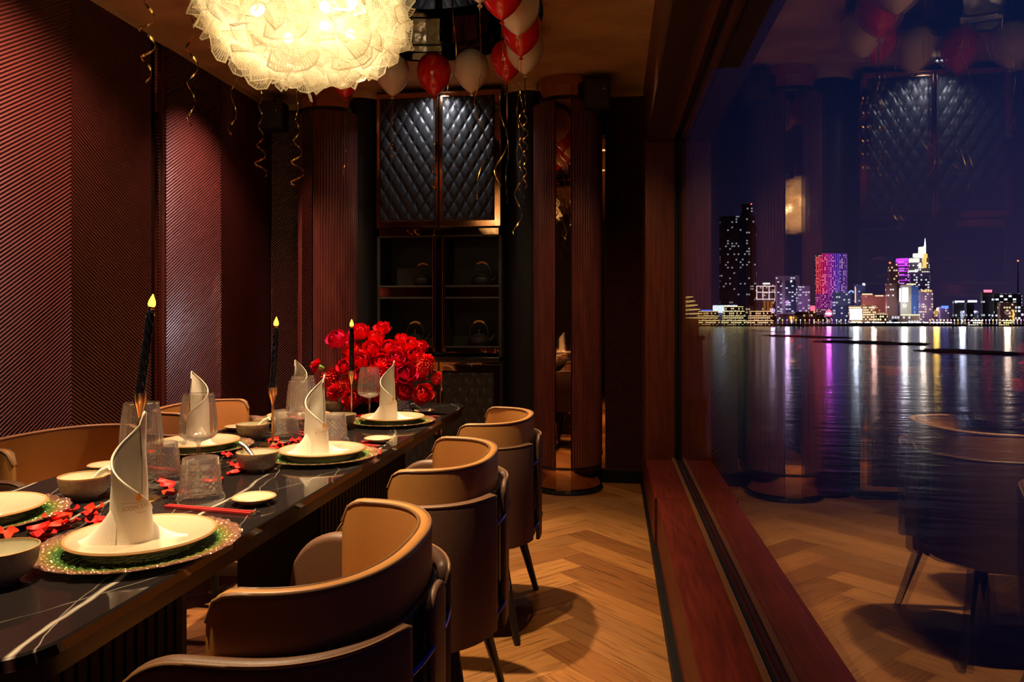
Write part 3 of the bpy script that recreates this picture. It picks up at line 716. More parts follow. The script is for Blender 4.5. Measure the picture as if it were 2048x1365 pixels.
def text_polys(txt):
    cu = bpy.data.curves.new('lettering', 'FONT'); cu.body = txt; cu.size = 1; cu.align_x = 'LEFT'; cu.resolution_u = 3
    ob = bpy.data.objects.new('lettering', cu); COL.objects.link(ob); bpy.context.view_layer.update()
    me = bpy.data.meshes.new_from_object(ob.evaluated_get(bpy.context.evaluated_depsgraph_get()))
    vs_ = [v.co[:] for v in me.vertices]; fs = [tuple(p.vertices) for p in me.polygons]
    bpy.data.objects.remove(ob); bpy.data.curves.remove(cu); bpy.data.meshes.remove(me)
    return vs_, fs
TXT = text_polys('ICON SAI')
def nap_r(z): return .0345 - .006 * min(1, z / .2) + .002 * max(0, 1 - z / .03) ** 2
def mk_napkin(sx, text):
    t = thing('napkin', '', 'napkin')
    A0, A1 = math.radians(-12), math.radians(395)
    def top(a):
        k = (a - A0) / (A1 - A0)
        if k < .05: return .205 + .022 * (k / .05)
        return .227 - .175 * ((k - .05) / .95) ** 1.12
    def sheet(off, dz):
        def fn(a, b):
            A = A0 + (A1 - A0) * a; z = (top(A) - dz) * b
            r = nap_r(z) - .004 + .0075 * a + off + .0012 * math.sin(A * 3 + z * 60) * b
            return (sx * r * math.cos(A), r * math.sin(A) * .92, z)
        return fn
    m = MB(); m.grid(sheet(0, 0), 90, 26); m.grid(sheet(-.0028, .006), 90, 26)
    # rolled rim that joins the two plies
    rim = [sheet(-.0012, .001)(k / 90, 1.0) for k in range(91)]; m.tube(rim, .0022, 6)
    # spread feet of the folded cloth
    for ang, Ln, H, wd in ((math.radians(196), .100, .085, .024), (math.radians(14), .094, .048, .030)):
        ca, sa = math.cos(ang), math.sin(ang)
        def foot(a, b, ca=ca, sa=sa, Ln=Ln, H=H, wd=wd):
            s_ = .012 + (Ln - .012) * b; hh = H * (1 - b) ** 2.3 + .0025; w = wd * (1 - .75 * b ** 1.5) * .75
            q = 2 * a - 1; z = hh * (1 - abs(q) ** 1.6); x = s_; y = q * w + .016
            return (sx * (x * ca - y * sa), x * sa + y * ca, max(0, z))
        m.grid(foot, 20, 18)
    m.build('cloth', linen, t, 60)
    if text:
        vs_, fs = TXT; mb = MB(); out = []
        S = .0098
        for x, y, z in vs_:
            A = math.radians(282) + (x * S) / .034; zz = .058 + y * S + x * S * .10
            k = (A - A0) / (A1 - A0); r = nap_r(zz) - .004 + .0075 * k + .0022
            out.append((r * math.cos(A), r * math.sin(A) * .92, zz))
        mb.add(out, fs)
        def patch(px, pz, w, h):
            n = 8; base = len(mb.v)
            def fn(a, b):
                xx = px + w * (a - .5); zz = pz + h * (b - .5); A = math.radians(282) + xx / .034; k = (A - A0) / (A1 - A0); r = nap_r(zz) - .004 + .0075 * k + .0022
                return (r * math.cos(A), r * math.sin(A) * .92, zz)
            mb.grid(fn, n, 1)
        patch(.026, .0715, .052, .0006)
        for k in range(4): patch(.024 + .004 * k, .0535, .0018, .0014)
        mb.build('printed_name', print_gold, t)
        fb = MB(); pts = []
        def onn(xx, zz):
            A = math.radians(282) + xx / .034; k = (A - A0) / (A1 - A0); r = nap_r(zz) - .004 + .0075 * k + .0023; return (r * math.cos(A), r * math.sin(A) * .92, zz)
        ol = [(0, .073), (-.005, .077), (-.0045, .082), (0, .0885), (.004, .083), (.0048, .077)]
        fb.add([onn(.026 + x, z) for x, z in ol] + [onn(.026, .079)], [(k, (k + 1) % 6, 6) for k in range(6)])
        fb.build('flame_emblem', M('emblem_orange', (.85, .34, .02), .4), t)
    return t
def mk_candlestick(h):
    t = thing('candlestick', '', 'candlestick')
    MB().lathe([(0, 0), (.043, 0), (.0435, .0025), (.041, .004), (.008, .0045), (.0042, .007)], 48).build('base', gold, t, 40)
    MB().lathe([(.0042, .006), (.0036, .03), (.0036, h - .055)], 16).build('stem', gold, t, 40)
    MB().lathe([(.0036, h - .056), (.006, h - .045), (.012, h - .024), (.0135, h - .018), (.0138, h), (.0115, h), (.011, h - .012), (0, h - .012)], 28).build('cup', gold, t, 40)
    return t
def mk_candle(L):
    t = thing('twisted_candle', '', 'candle'); n = 36; m = MB(); vs_ = []; nz = 90
    for j in range(nz + 1):
        z = L * j / nz; k = min(1, j / 3, (nz - j) / 4 + .35); tw = z * 2 * PI / .052
        for i in range(n):
            a = 2 * PI * i / n; r = (.0088 + .0021 * abs(math.cos((a * 4 + tw * 2) / 2)) ** .7 * 1.0) * (.62 + .38 * k) * (1 - .12 * j / nz)
            vs_.append((r * math.cos(a), r * math.sin(a), z))
    m.add(vs_, [(j * n + i, j * n + (i + 1) % n, (j + 1) * n + (i + 1) % n, (j + 1) * n + i) for j in range(nz) for i in range(n)] + [tuple(range(n))[::-1], tuple(range(nz * n, nz * n + n))])
    m.build('wax', candle_black, t, 50)
    MB().lathe([(.004, L - .002), (.0065, L + .003), (.0068, L + .008)], 16).build('flame_seat', gold, t, 40)
    MB().lathe([(0, L + .003), (.0055, L + .006), (.0082, L + .013), (.0070, L + .021), (.0038, L + .029), (.0010, L + .036), (0, L + .037)], 16, c=(0, 0, 0)).build('flame', flame_mat, t, 60)
    return t

SETS = {'R1': ((-.835, 1.195), 1, True), 'R2': ((-.852, 2.045), 1, True), 'R3': ((-.862, 2.765), 1, True),
        'L1': ((-1.285, 1.315), -1, False), 'L2': ((-1.295, 2.13), -1, False), 'L3': ((-1.245, 2.76), -1, False)}
for k, ((x, y), sx, tx) in SETS.items():
    w = WHERE[k]
    place('charger', mk_charger, (x, y, TZ), random.random(), 'round iridescent green and amber glass charger plate ' + w, 'charger', 'glass chargers')
    place('plate', mk_plate, (x + .004, y, TZ + .0115), random.random() * 3, 'cream stoneware dinner plate with brown rim ' + w, 'plate', 'dinner plates')
    kd = 'napkin%d%d' % (sx, tx)
    place(kd, lambda: mk_napkin(sx, tx), (x - .012 * sx, y - .01, TZ + .0195), {'R1': 0, 'R2': .12, 'R3': -.1, 'L1': .2, 'L2': .1, 'L3': -.15}[k], 'white napkin folded into a tall spiral ' + w, 'napkin', 'folded napkins')
IT = {'R1': dict(bowl=(-.945, 1.012), tumbler=(-.921, 1.53), wine=(-1.09, 1.80), dish=(-.79, 1.523), chop=((-.983, 1.470), (-.735, 1.435))),
      'R2': dict(bowl=(-.947, 1.845), tumbler=(-.915, 2.30), wine=(-1.0, 2.24), dish=(-.771, 2.329), chop=((-.970, 2.30), (-.735, 2.245))),
      'R3': dict(bowl=(-1.01, 2.615), tumbler=(-.915, 3.06), wine=(-.995, 2.89), dish=(-.806, 3.06), chop=((-.93, 2.99), (-.745, 2.965))),
      'L1': dict(bowl=(-1.192, 1.510), tumbler=(-1.130, 1.70), wine=(-1.115, 1.60), dish=(-1.36, 1.805), chop=((-1.13, 1.80), (-1.36, 1.87))),
      'L2': dict(bowl=(-1.216, 2.335), tumbler=(-1.110, 2.362), wine=(-1.075, 2.42), dish=(-1.365, 2.51)),
      'L3': dict(bowl=(-1.205, 3.02), dish=(-1.35, 3.05))}
for k, it in IT.items():
    w = WHERE[k]
    p = it['bowl']; place('bowl', mk_bowl, (p[0], p[1], TZ), random.random(), 'small textured stoneware rice bowl ' + w, 'bowl', 'rice bowls')
    if k in ('L1', 'L2', 'L3'):
        place('spoon', lambda: mk_spoon(porcelain), (p[0], p[1], TZ + .002), .1, 'white soup spoon in the bowl ' + w, 'spoon', 'soup spoons')
    if k == 'R2':
        o = place('steel_spoon', lambda: mk_spoon(steel), (p[0], p[1], TZ + .002), PI - .2, 'polished steel soup spoon in the bowl ' + w, 'spoon', 'soup spoons')
    if 'tumbler' in it: p = it['tumbler']; place('tumbler', mk_tumbler, (p[0], p[1], TZ), random.random(), 'diamond-cut clear glass tumbler ' + w, 'tumbler', 'cut glass tumblers')
    if 'wine' in it: p = it['wine']; place('wine', mk_wine, (p[0], p[1], TZ), random.random(), 'tall ribbed wine glass on a thin stem ' + w, 'wine glass', 'ribbed wine glasses')
    p = it['dish']; place('dish', mk_dish, (p[0], p[1], TZ), random.random(), 'small cream sauce dish with brown rim ' + w, 'dish', 'sauce dishes')
    if 'chop' in it:
        a, b = it['chop']; an = math.atan2(b[1] - a[1], b[0] - a[0]); cx, cy = (a[0] + b[0]) / 2, (a[1] + b[1]) / 2
        for s in (-1, 1):
            place('chop', mk_chop, (cx - s * .0055 * math.sin(an), cy + s * .0055 * math.cos(an), TZ), an + s * .006, 'red lacquered chopstick with silver end ' + w, 'chopstick', 'red chopsticks')
for i, (x, y, h, L, tilt, lb) in enumerate(((-1.06, 1.515, .243, .20, .125, 'farthest from the flowers'), (-1.100, 2.245, .187, .205, .05, 'in the middle of the table'), (-1.077, 2.905, .195, .188, .0, 'right in front of the flowers'))):
    o = mk_candlestick(h); o.location = (x, y, TZ); setp(o, 'slender gold candlestick on a round foot ' + lb, 'candlestick', 'gold candlesticks')
    o = mk_candle(L); o.location = (x, y, TZ + h - .012); o.rotation_euler = (0, tilt, .2); setp(o, 'black twisted candle with a glowing yellow flame bulb ' + lb, 'candle', 'twisted black candles')
    q = Vector((math.sin(tilt) * (L + .03), 0, math.cos(tilt) * (L + .03)))
    point((x + q.x, y + q.y, TZ + h + q.z), .35, (1, .55, .12), .008)

# loose petals
def petal_mesh(name, mat, ln, wd, cup, curl):
    m = MB()
    def fn(a, b):
        x = (a - .5) * 2; y = b; w = wd * (math.sin(PI * min(1, y * .86 + .08)) ** .62) * (1 - .12 * max(0, y - .8) * 5 * (1 - abs(x)))
        return (x * w / 2, y * ln, cup * (x * x) * (1 - .3 * y) + curl * (y - .4) ** 2 * ln)
    return m.grid(fn, 6, 7).mesh(name, mat, 60)
lp = [petal_mesh('rose_petal', loose_a, .050, .044, .011, .35), petal_mesh('rose_petal', loose_b, .044, .038, .013, .3), petal_mesh('rose_petal', loose_a, .038, .034, .008, .45)]
PP = [(145, 1023), (195, 1020), (183, 1034), (248, 1015), (100, 1043), (142, 1050), (181, 1047), (131, 1056), (55, 1070), (95, 1074), (15, 1085), (66, 1091), (20, 1092), (110, 1052), (212, 1062), (345, 976), (352, 992), (340, 984), (447, 967), (466, 941), (480, 947), (470, 931), (490, 921), (455, 919), (475, 938),
      (560, 884), (576, 894), (592, 882), (603, 889), (547, 906), (512, 913), (530, 909), (612, 876), (624, 871), (566, 897), (590, 896), (715, 837), (700, 842), (716, 847), (690, 840), (730, 837), (708, 838), (496, 915), (585, 874), (640, 868), (518, 905), (760, 912), (745, 889)]
for i, (u, v) in enumerate(PP):
    q = on_z(u, v, TZ); o = link('rose_petal', lp[i % 3]); o.location = (q.x, q.y, TZ + .001 + (i % 3) * .001)
    o.rotation_euler = (random.uniform(-.15, .15), random.uniform(-.15, .15), random.random() * 6.28)
    setp(o, 'loose red rose petal scattered on the black marble table', 'petal', 'loose rose petals on the table')

# ------------------------------------------------------------------ flower centrepiece
va = thing('flower_bowl', 'low dark round bowl holding the red flowers at the table end', 'bowl', (-1.095, 3.16, TZ))
MB().lathe([(0, 0), (.075, 0), (.085, .01), (.10, .04), (.095, .055), (.088, .05), (.09, .03), (0, .02)], 40).build('body', M('vase_dark', (.02, .018, .016), .2), va, 40)
MB().lathe([(.094, .052), (.099, .056), (.095, .059)], 40).build('rim', gold, va, 40)
MB().lathe([(0, .045), (.086, .045)], 30).build('moss', leaf_green, va)
PT = {m: [petal_mesh('petal', mm, .032, .036, .005, 1.7), petal_mesh('petal', mm, .024, .028, .008, 1.3), petal_mesh('petal', mm, .018, .019, .009, .3)] for m, mm in enumerate((rose_a, rose_b, rose_c))}
leafm = petal_mesh('leaf', leaf_green, .045, .024, .006, .4)
HUB = Vector((-1.095, 3.16, TZ + .05))
def orient(d): return Vector(d).to_track_quat('Z', 'Y').to_matrix().to_4x4()
def stem_to(t, head):
    loc = HUB - head; mid = loc * .45 + Vector((0, 0, -.02))
    MB().tube([(0, 0, 0), tuple(mid), tuple(loc)], [.0022, .0022, .0025], 6).build('stem', stem_green, t)
def rose(head, d, size, mi, label):
    t = thing('rose', label, 'flower', head, 0, 'red roses in the centrepiece'); R = orient(d); s = size / .062
    for cnt, tilt, ring, off, z in ((7, 1.35, 0, .0, -.008), (6, .98, 0, .5, -.002), (6, .66, 1, .2, .002), (5, .40, 1, .6, .004), (4, .22, 2, .1, .006), (3, .05, 2, .5, .007)):
        for k in range(cnt):
            a = 2 * PI * (k + off) / cnt + random.uniform(-.12, .12)
            o = link('petal', PT[mi][ring], t)
            ti = tilt + random.uniform(-.2, .2)
            Mx = R @ Matrix.Rotation(a, 4, 'Z') @ Matrix.Translation((0, .003 + .004 * (tilt > .5), z)) @ Matrix.Rotation(PI / 2 - ti, 4, 'X') @ Matrix.Scale(s, 4)
            o.matrix_local = Mx
    stem_to(t, head); return t
def pompon(head, d, size, mi, label, n=150, nm='chrysanthemum'):
    t = thing(nm, label, 'flower', head, 0, 'red ball flowers in the centrepiece'); R = orient(d).to_3x3(); m = MB(); ga = PI * (3 - 5 ** .5)
    for k in range(n):
        z = 1 - 1.45 * (k + .5) / n; r = math.sqrt(max(0, 1 - z * z)); a = ga * k; dd = R @ Vector((r * math.cos(a), r * math.sin(a), z))
        q = dd.cross(Vector((.3, .2, .9))).normalized(); up = q.cross(dd).normalized(); jit = random.uniform(.88, 1.1)
        b = dd * size * .16; e = dd * size * .5 * jit; w = size * .045
        mid = (b + e) * .55 + up * size * .05
        m.add([b - q * w * .5, b + q * w * .5, mid + q * w, e + q * w * .45 - up * size * .03, e - q * w * .45 - up * size * .03, mid - q * w], [(0, 1, 2, 5), (5, 2, 3, 4)])
    m.sphere((0, 0, 0), size * .30, 10)
    b = m.build('bloom', (rose_b, rose_a, rose_c)[mi], t, 70); b['kind'] = 'stuff'
    stem_to(t, head); return t
def carnation(head, d, size, label):
    t = thing('carnation', label, 'flower', head, 0, 'red carnations in the centrepiece'); R = orient(d).to_3x3(); m = MB()
    for L in range(5):
        n = 48; h0 = size * (.05 + .09 * L); rr_ = size * (.5 - .075 * L)
        vs_ = [R @ Vector((0, 0, -size * .1))]
        for i in range(n):
            a = 2 * PI * i / n + L; wv = 1 + .13 * math.sin(a * 9 + L) + .05 * math.sin(a * 21); vs_.append(R @ Vector((rr_ * wv * math.cos(a), rr_ * wv * math.sin(a), h0 + size * .07 * math.sin(a * 12 + L * 2))))
        m.add(vs_, [(0, 1 + i, 1 + (i + 1) % n) for i in range(n)])
    m.build('bloom', rose_a, t)
    cm = MB().lathe([(.003, -size * .55), (size * .13, -size * .42), (size * .17, -size * .2), (size * .15, 0)], 12)
    cm.v = [tuple(R @ Vector(v)) for v in cm.v]; cm.build('calyx', M('calyx_green', (.13, .30, .05), .45), t, 50)
    stem_to(t, head); return t
FL = [(679, 688, 50, 2, 3.10, 'r'), (722, 673, 44, 0, 3.17, 'r'), (765, 664, 36, 0, 3.22, 'r'), (752, 684, 40, 1, 3.17, 'r'), (744, 706, 44, 0, 3.10, 'r'), (776, 704, 42, 0, 3.14, 'r'), (803, 690, 38, 0, 3.22, 'r'), (820, 697, 38, 1, 3.18, 'r'), (842, 697, 28, 0, 3.22, 'r'),
      (694, 738, 38, 0, 3.04, 'r'), (706, 712, 44, 1, 3.12, 'r'), (722, 727, 42, 0, 3.04, 'r'), (762, 730, 40, 0, 3.08, 'r'), (790, 724, 42, 2, 3.08, 'r'), (808, 752, 52, 2, 3.00, 'r'), (783, 712, 34, 1, 3.12, 'r'), (826, 718, 44, 0, 3.14, 'r'), (842, 790, 46, 1, 3.00, 'r'), (808, 783, 40, 0, 3.00, 'r'),
      (730, 752, 40, 0, 2.99, 'r'), (706, 800, 40, 0, 2.97, 'r'), (766, 792, 38, 0, 2.99, 'r'), (733, 792, 36, 1, 3.04, 'r'), (785, 770, 40, 0, 3.02, 'r'), (835, 748, 38, 0, 3.12, 'r'), (720, 705, 36, 0, 3.18, 'r'), (748, 762, 40, 2, 3.05, 'r'), (800, 706, 36, 0, 3.16, 'r'),
      (664, 756, 50, 1, 3.06, 'p'), (757, 748, 52, 0, 3.00, 'p'), (851, 729, 48, 1, 3.06, 'p'), (690, 770, 40, 1, 3.02, 'p'), (672, 784, 40, 0, 3.0, 'c'), (634, 733, 30, 0, 3.02, 'c'), (873, 757, 30, 1, 3.06, 'p')]
FC = Vector((-1.10, 3.22, TZ + .06))
for u, v, s, mi, y, kd in FL:
    h = on_y(u, v, y); size = s * y / F * .99; d = (h - FC).normalized(); d = (d + Vector((0, -.55, .35))).normalized()
    if kd == 'r': rose(h, d, size, mi, ['deep red open rose in the table centrepiece', 'bright scarlet open rose in the table centrepiece', 'crimson pink-tinged open rose in the table centrepiece'][mi])
    elif kd == 'p': pompon(h, d, size, 0 if mi else 1, 'shaggy red ball chrysanthemum of many thin petals in the centrepiece')
    else: carnation(h, (d + Vector((-.8 if u < 650 else -.2, -.2, 0))).normalized(), size, 'small ruffled red carnation with green calyx in the centrepiece')
for k in range(14):
    a = random.uniform(PI, 2 * PI); o = link('foliage_leaf', leafm, va); o.location = (.10 * math.cos(a), .09 * math.sin(a), random.uniform(.05, .12)); o.rotation_euler = (random.uniform(.2, 1.2), random.uniform(-.5, .5), a - PI / 2)

# ------------------------------------------------------------------ chandelier
CC = Vector((-1.07, 2.43, 2.235)); RX, RZ = .320, .200
chd = thing('chandelier', 'round glowing chandelier of cream mesh petals over the table', 'chandelier', CC)
def fan(sz):
    m = MB(); nu, nv = 6, 5; uv = []
    def fn(a, b):
        an = (a - .5) * 1.25; r = sz * (.25 + .75 * b); w = 1 - .10 * abs(2 * a - 1) ** 4 * b
        x = r * math.sin(an) * w; y = r * math.cos(an) * w - sz * .25; return (x, y, .10 * sz * math.sin(a * 7) * b + .22 * sz * b * b)
    m.grid(fn, nu, nv); me = m.mesh('mesh_petal', lamp_mesh, 60)
    ul = me.uv_layers.new(name='UVMap')
    for p in me.polygons:
        for li in p.loop_indices:
            vi = me.loops[li].vertex_index; ul.data[li].uv = ((vi % (nu + 1)) / nu, (vi // (nu + 1)) / nv)
    return me
fans = [fan(.15), fan(.17), fan(.135)]
ga = PI * (3 - 5 ** .5); N = 250
for k in range(N):
    z = 1 - 2 * (k + .5) / N; r = math.sqrt(1 - z * z); a = ga * k
    p = Vector((RX * r * math.cos(a), RX * r * math.sin(a), RZ * z)); n = Vector((p.x / RX ** 2, p.y / RX ** 2, p.z / RZ ** 2)).normalized()
    n = (n + Vector((random.uniform(-.5, .5), random.uniform(-.5, .5), random.uniform(-.5, .5)))).normalized()
    o = link('mesh_petal', fans[k % 3], chd)
    o.matrix_local = Matrix.Translation(p) @ n.to_track_quat('Z', 'Y').to_matrix().to_4x4() @ Matrix.Rotation(random.random() * 6.28, 4, 'Z') @ Matrix.Translation((0, -.05, 0))
bl = MB().sphere((0, 0, 0), .018, 10).mesh('bulb', glow('bulb_glow', (1.0, .80, .46), 14), 60)
for k in range(8):
    a = 2 * PI * k / 8; q = Vector((.17 * math.cos(a), .17 * math.sin(a), -.04 if k % 2 else .02)); o = link('bulb', bl, chd); o.location = q
    MB().tube([(q.x * .1, q.y * .1, .05), (q.x, q.y, q.z + .05), (q.x, q.y, q.z + .02)], .004, 6).build('arm', gold, chd)
    point(CC + q * 1.12 + Vector((0, 0, -.035)), .75, (1.0, .84, .58), .03)
MB().tube([(0, 0, 0), (0, 0, HC + .155 - CC.z)], .008, 8).lathe([(0, .69), (.06, .69), (.06, .70), (0, .705)], 24).build('rod', gold, chd)

# ------------------------------------------------------------------ balloons with curling ribbons
def balloon_mesh(mat):
    prof = [(0, .118), (.03, .1145), (.06, .101), (.085, .076), (.100, .042), (.104, .008), (.098, -.030), (.083, -.066), (.060, -.097), (.034, -.121), (.013, -.136), (.006, -.141)]
    return MB().lathe(prof[::-1], 40).mesh('skin', mat, 70)
def knot_mesh(mat): return MB().lathe([(.004, -.139), (.006, -.146), (.012, -.153), (.0105, -.156), (0, -.150)], 14).mesh('knot', mat, 60)
BM = {c: (balloon_mesh(m), knot_mesh(m)) for c, m in (('r', balloon_red), ('w', balloon_white))}
def ribbon(parent, L, coils, amp, sd, straight=.15, w=.011, sway=0):
    rnd = random.Random(sd); m = MB(); n = max(60, int(coils * 22)); ph = rnd.random() * 6.28; vs_ = []
    for i in range(n + 1):
        t = i / n; k = max(0, (t - straight) / (1 - straight)); am = amp * min(1, k * 2.2) * (.75 + .5 * k) * (.8 + .35 * math.sin(7 * t + sd))
        a = ph + coils * 2 * PI * k ** 1.12; y = -.148 - L * t
        c = Vector((am * math.cos(a) + sway * t * math.sin(3 * t), am * math.sin(a), y)); e = Vector((math.cos(a) * .25, math.sin(a) * .25, 1 if k > 0 else 0))
        if k <= 0: e = Vector((1, 0, 0))
        e = e.normalized() * w * .5; vs_ += [c - e, c + e]
    m.add(vs_, [(2 * i, 2 * i + 1, 2 * i + 3, 2 * i + 2) for i in range(n)])
    o = m.build('ribbon', ribbon_gold, parent); md = o.modifiers.new('thick', 'SOLIDIFY'); md.thickness = .0006; return o
def balloon(c, pos, s=1.0, rib=None, lab=None):
    red = c == 'r'
    t = thing('balloon', ('glossy red balloon' if red else 'pearl white balloon') + ' with gold ribbon floating on the ' + (lab or 'ribbed-wall side of the ceiling recess'), 'balloon', pos, random.random() * 6, ('red' if red else 'white') + ' balloons under the ceiling')
    t.scale = (s, s, s); link('skin', BM[c][0], t); link('knot', BM[c][1], t)
    for r in (rib or []): ribbon(t, *r)
    return t
def bz(u, v, s=1.0): return on_z(u, v, 2.652)
BL = [('w', 785, 146, 1, [(.36, 4.5, .010, 1)]), ('r', 868, 146, 1, [(.58, 5, .012, 2)]), ('w', 943, 139, 1, []), ('r', 1014, 118, .92, [(.75, 1.2, .010, 4, .3)]), ('w', 1050, 98, 1, [(.62, 7, .018, 5)]),
      ('r', 1042, 58, 1, [(.72, 5, .017, 6)]), ('w', 1036, 12, 1, [(.95, 4, .016, 7)]), ('r', 1004, -22, 1, [(.75, 2.2, .024, 8, .02)]), ('r', 690, 150, .98, [(.50, 2, .010, 9)]), ('w', 960, -60, 1, [(.85, 2.0, .022, 10, .02)]), ('r', 905, -90, 1, [(.64, 1.0, .030, 11, .1)])]
BLL = ['cabinet side, half behind the chandelier', 'cabinet side, amid the cabinet doors', 'cabinet side, before the window-side cabinet door', 'recess corner, lowest red of the cluster', 'recess corner, nearest the fluted pillar', 'recess corner, squeezed between two white balloons', 'recess corner, over the cluster ribbons', 'window side, right above the cluster', 'cabinet side, hidden behind the chandelier', 'window side of the ceiling recess', 'window side of the ceiling recess']
for (c, u, v, s, rb), lb in zip(BL, BLL): balloon(c, bz(u, v), s, rb, lb)
for c, x, y, rb in (('r', -1.75, 1.98, [(.22, 2.0, .022, 21, .0)]), ('w', -1.76, 2.29, [(.24, 2.6, .022, 22, .0)]), ('r', -1.76, 2.56, [(.44, 3.6, .026, 23, .05)]), ('w', -1.75, 2.84, [(.54, 3.4, .024, 24, .02)]), ('r', -1.74, 3.16, [(.50, 2.6, .022, 25, .1)]),
                    ('w', -1.76, 3.46, [(.62, 5.5, .022, 26, .1)]), ('r', -1.72, 3.80, [(.62, 4.4, .026, 27, .12)]), ('w', -.40, 1.9, []), ('r', -.40, 2.25, []), ('w', -.42, 1.5, []), ('r', -.45, 1.2, [])):
    balloon(c, (x, y, 2.652), 1, rb, 'window side of the ceiling recess' if x > -1 else None)

# ------------------------------------------------------------------ things on the outer ledge
pl = thing('planter_box', 'small dark red planter box with a low plant on the ledge outside the window', 'planter', (.49, 3.98, .255))
mb = MB().box(-.045, .045, -.06, .06, 0, .17, .004); mb.build('box', red_wood, pl)
MB().box(-.039, .039, -.054, .054, .165, .174).build('soil', dark_void, pl)
for k in range(9):
    o = link('leaf', leafm, pl); o.location = (random.uniform(-.02, .02), random.uniform(-.04, .04), .172); o.rotation_euler = (random.uniform(.3, 1.2), 0, random.random() * 6.28)
bk = thing('wire_basket', 'small black wire basket on the ledge outside the window', 'basket', (.50, 3.52, .255))
for k in range(12):
    a = 2 * PI * k / 12; MB().tube([(.035 * math.cos(a), .035 * math.sin(a), 0), (.046 * math.cos(a), .046 * math.sin(a), .06), (.036 * math.cos(a), .036 * math.sin(a), .12)], .002, 6).build('wire', black_paint, bk)
for r, z in ((.036, .002), (.037, .12)): MB().tube([(r * math.cos(2 * PI * k / 24), r * math.sin(2 * PI * k / 24), z) for k in range(25)], .0025, 6).build('hoop', black_paint, bk)

# ------------------------------------------------------------------ river and far bank
ZW = -7.0
def river_mat():
    m, t, b, o = newmat('river_water')
    b.inputs['Base Color'].default_value = (.004, .004, .008, 1); b.inputs['Roughness'].default_value = .15; b.inputs['Specular IOR Level'].default_value = .5
    c = t.nodes.new('ShaderNodeTexCoord'); hh = []
    for sc, st in ((.35, (.35, 1, 1)), (1.6, (.4, 1, 1))):
        mp = t.nodes.new('ShaderNodeMapping'); mp.inputs['Scale'].default_value = st; n = t.nodes.new('ShaderNodeTexNoise'); n.inputs['Scale'].default_value = sc; n.inputs['Detail'].default_value = 4
        t.links.new(c.outputs['Object'], mp.inputs[0]); t.links.new(mp.outputs[0], n.inputs['Vector']); hh.append(n.outputs[0])
    h = math_n(t, 'ADD', math_n(t, 'MULTIPLY', hh[0], 1.0), math_n(t, 'MULTIPLY', hh[1], .25))
    bp = t.nodes.new('ShaderNodeBump'); bp.inputs['Strength'].default_value = .075; bp.inputs['Distance'].default_value = 1.0
    t.links.new(h, bp.inputs['Height']); t.links.new(bp.outputs[0], b.inputs['Normal'])
    return m
structure(MB().add([(1.2, -60, ZW), (1500, -60, ZW), (1500, 862, ZW), (-60, 862, ZW), (-60, 12, ZW), (1.2, 12, ZW)], [(0, 1, 2, 3, 4, 5)]).build('river', river_mat()))
structure(MB().box(-80, 1500, 858, 1500, ZW - 2, ZW + 2.2).build('river_bank', M('bank', (.03, .028, .03), .8)))
def facade(name, wall, wcol, ws, dens, cw, ch, seed, metal=0, base_emit=None):
    m, t, b, o = newmat(name)
    b.inputs['Base Color'].default_value = tuple(wall) + (1,); b.inputs['Roughness'].default_value = .6
    c = t.nodes.new('ShaderNodeTexCoord'); s = t.nodes.new('ShaderNodeSeparateXYZ'); t.links.new(c.outputs['Object'], s.inputs[0])
    hx = math_n(t, 'DIVIDE', math_n(t, 'ADD', s.outputs[0], math_n(t, 'MULTIPLY', s.outputs[1], .97)), cw); hz = math_n(t, 'DIVIDE', s.outputs[2], ch)
    cb = t.nodes.new('ShaderNodeCombineXYZ'); t.links.new(math_n(t, 'FLOOR', hx), cb.inputs[0]); t.links.new(math_n(t, 'FLOOR', hz), cb.inputs[1]); cb.inputs[2].default_value = seed
    wn = t.nodes.new('ShaderNodeTexWhiteNoise'); t.links.new(cb.outputs[0], wn.inputs['Vector'])
    on = math_n(t, 'LESS_THAN', wn.outputs['Value'], dens)
    def inside(x, a): f = math_n(t, 'ABSOLUTE', math_n(t, 'SUBTRACT', math_n(t, 'FRACT', x), .5)); return math_n(t, 'LESS_THAN', f, a)
    mk = math_n(t, 'MULTIPLY', math_n(t, 'MULTIPLY', on, inside(hx, .36)), inside(hz, .28))
    b.inputs['Emission Color'].default_value = tuple(wcol) + (1,)
    t.links.new(math_n(t, 'MULTIPLY', mk, ws), b.inputs['Emission Strength']); m.cycles.emission_sampling = 'NONE'
    return m
def px_span(u0, u1, y): return on_y(u0, 638, y).x, on_y(u1, 638, y).x
def zpx(u, v, y): return on_y(u, v, y).z
def block(t, name, u0, u1, v0, v1, y, depth, mat, org):
    y = org[1] + (y - NOM.get(org[1], org[1])); depth = min(depth, 8.0)
    x0, x1 = px_span(u0, u1, y); um = (u0 + u1) / 2
    o = MB().box(x0 - org[0], x1 - org[0], y - org[1], y - org[1] + depth, zpx(um, v1, y) - org[2], zpx(um, v0, y) - org[2]).build(name, mat, t)
    return o
GZ = ZW + 2.2
NB = [0]; NOM = {}
def bld(label, u0, u1, vtop, y, mat, cat='building', name='city_building', vb=None, depth=8.4):
    ynom = y; y = 1180 - 9 * NB[0]; NB[0] += 1; NOM[y] = ynom; depth = 6.2
    x0, x1 = px_span(u0, u1, y); org = ((x0 + x1) / 2, y, GZ)
    t = thing(name, label, cat, org)
    MB().box(x0 - org[0], x1 - org[0], 0, depth, 0, zpx((u0 + u1) / 2, vtop, y) - GZ).build('tower', mat, t)
    return t, org
WY = (1, .72, .36); WW = (.9, .95, 1); 
D0 = 872
f_dark = facade('facade_dark', (.014, .014, .034), WW, .9, .13, 3.2, 4.2, 3)
f_blue = facade('facade_blue', (.05, .08, .20), WW, 1.3, .16, 3.4, 4.0, 5)
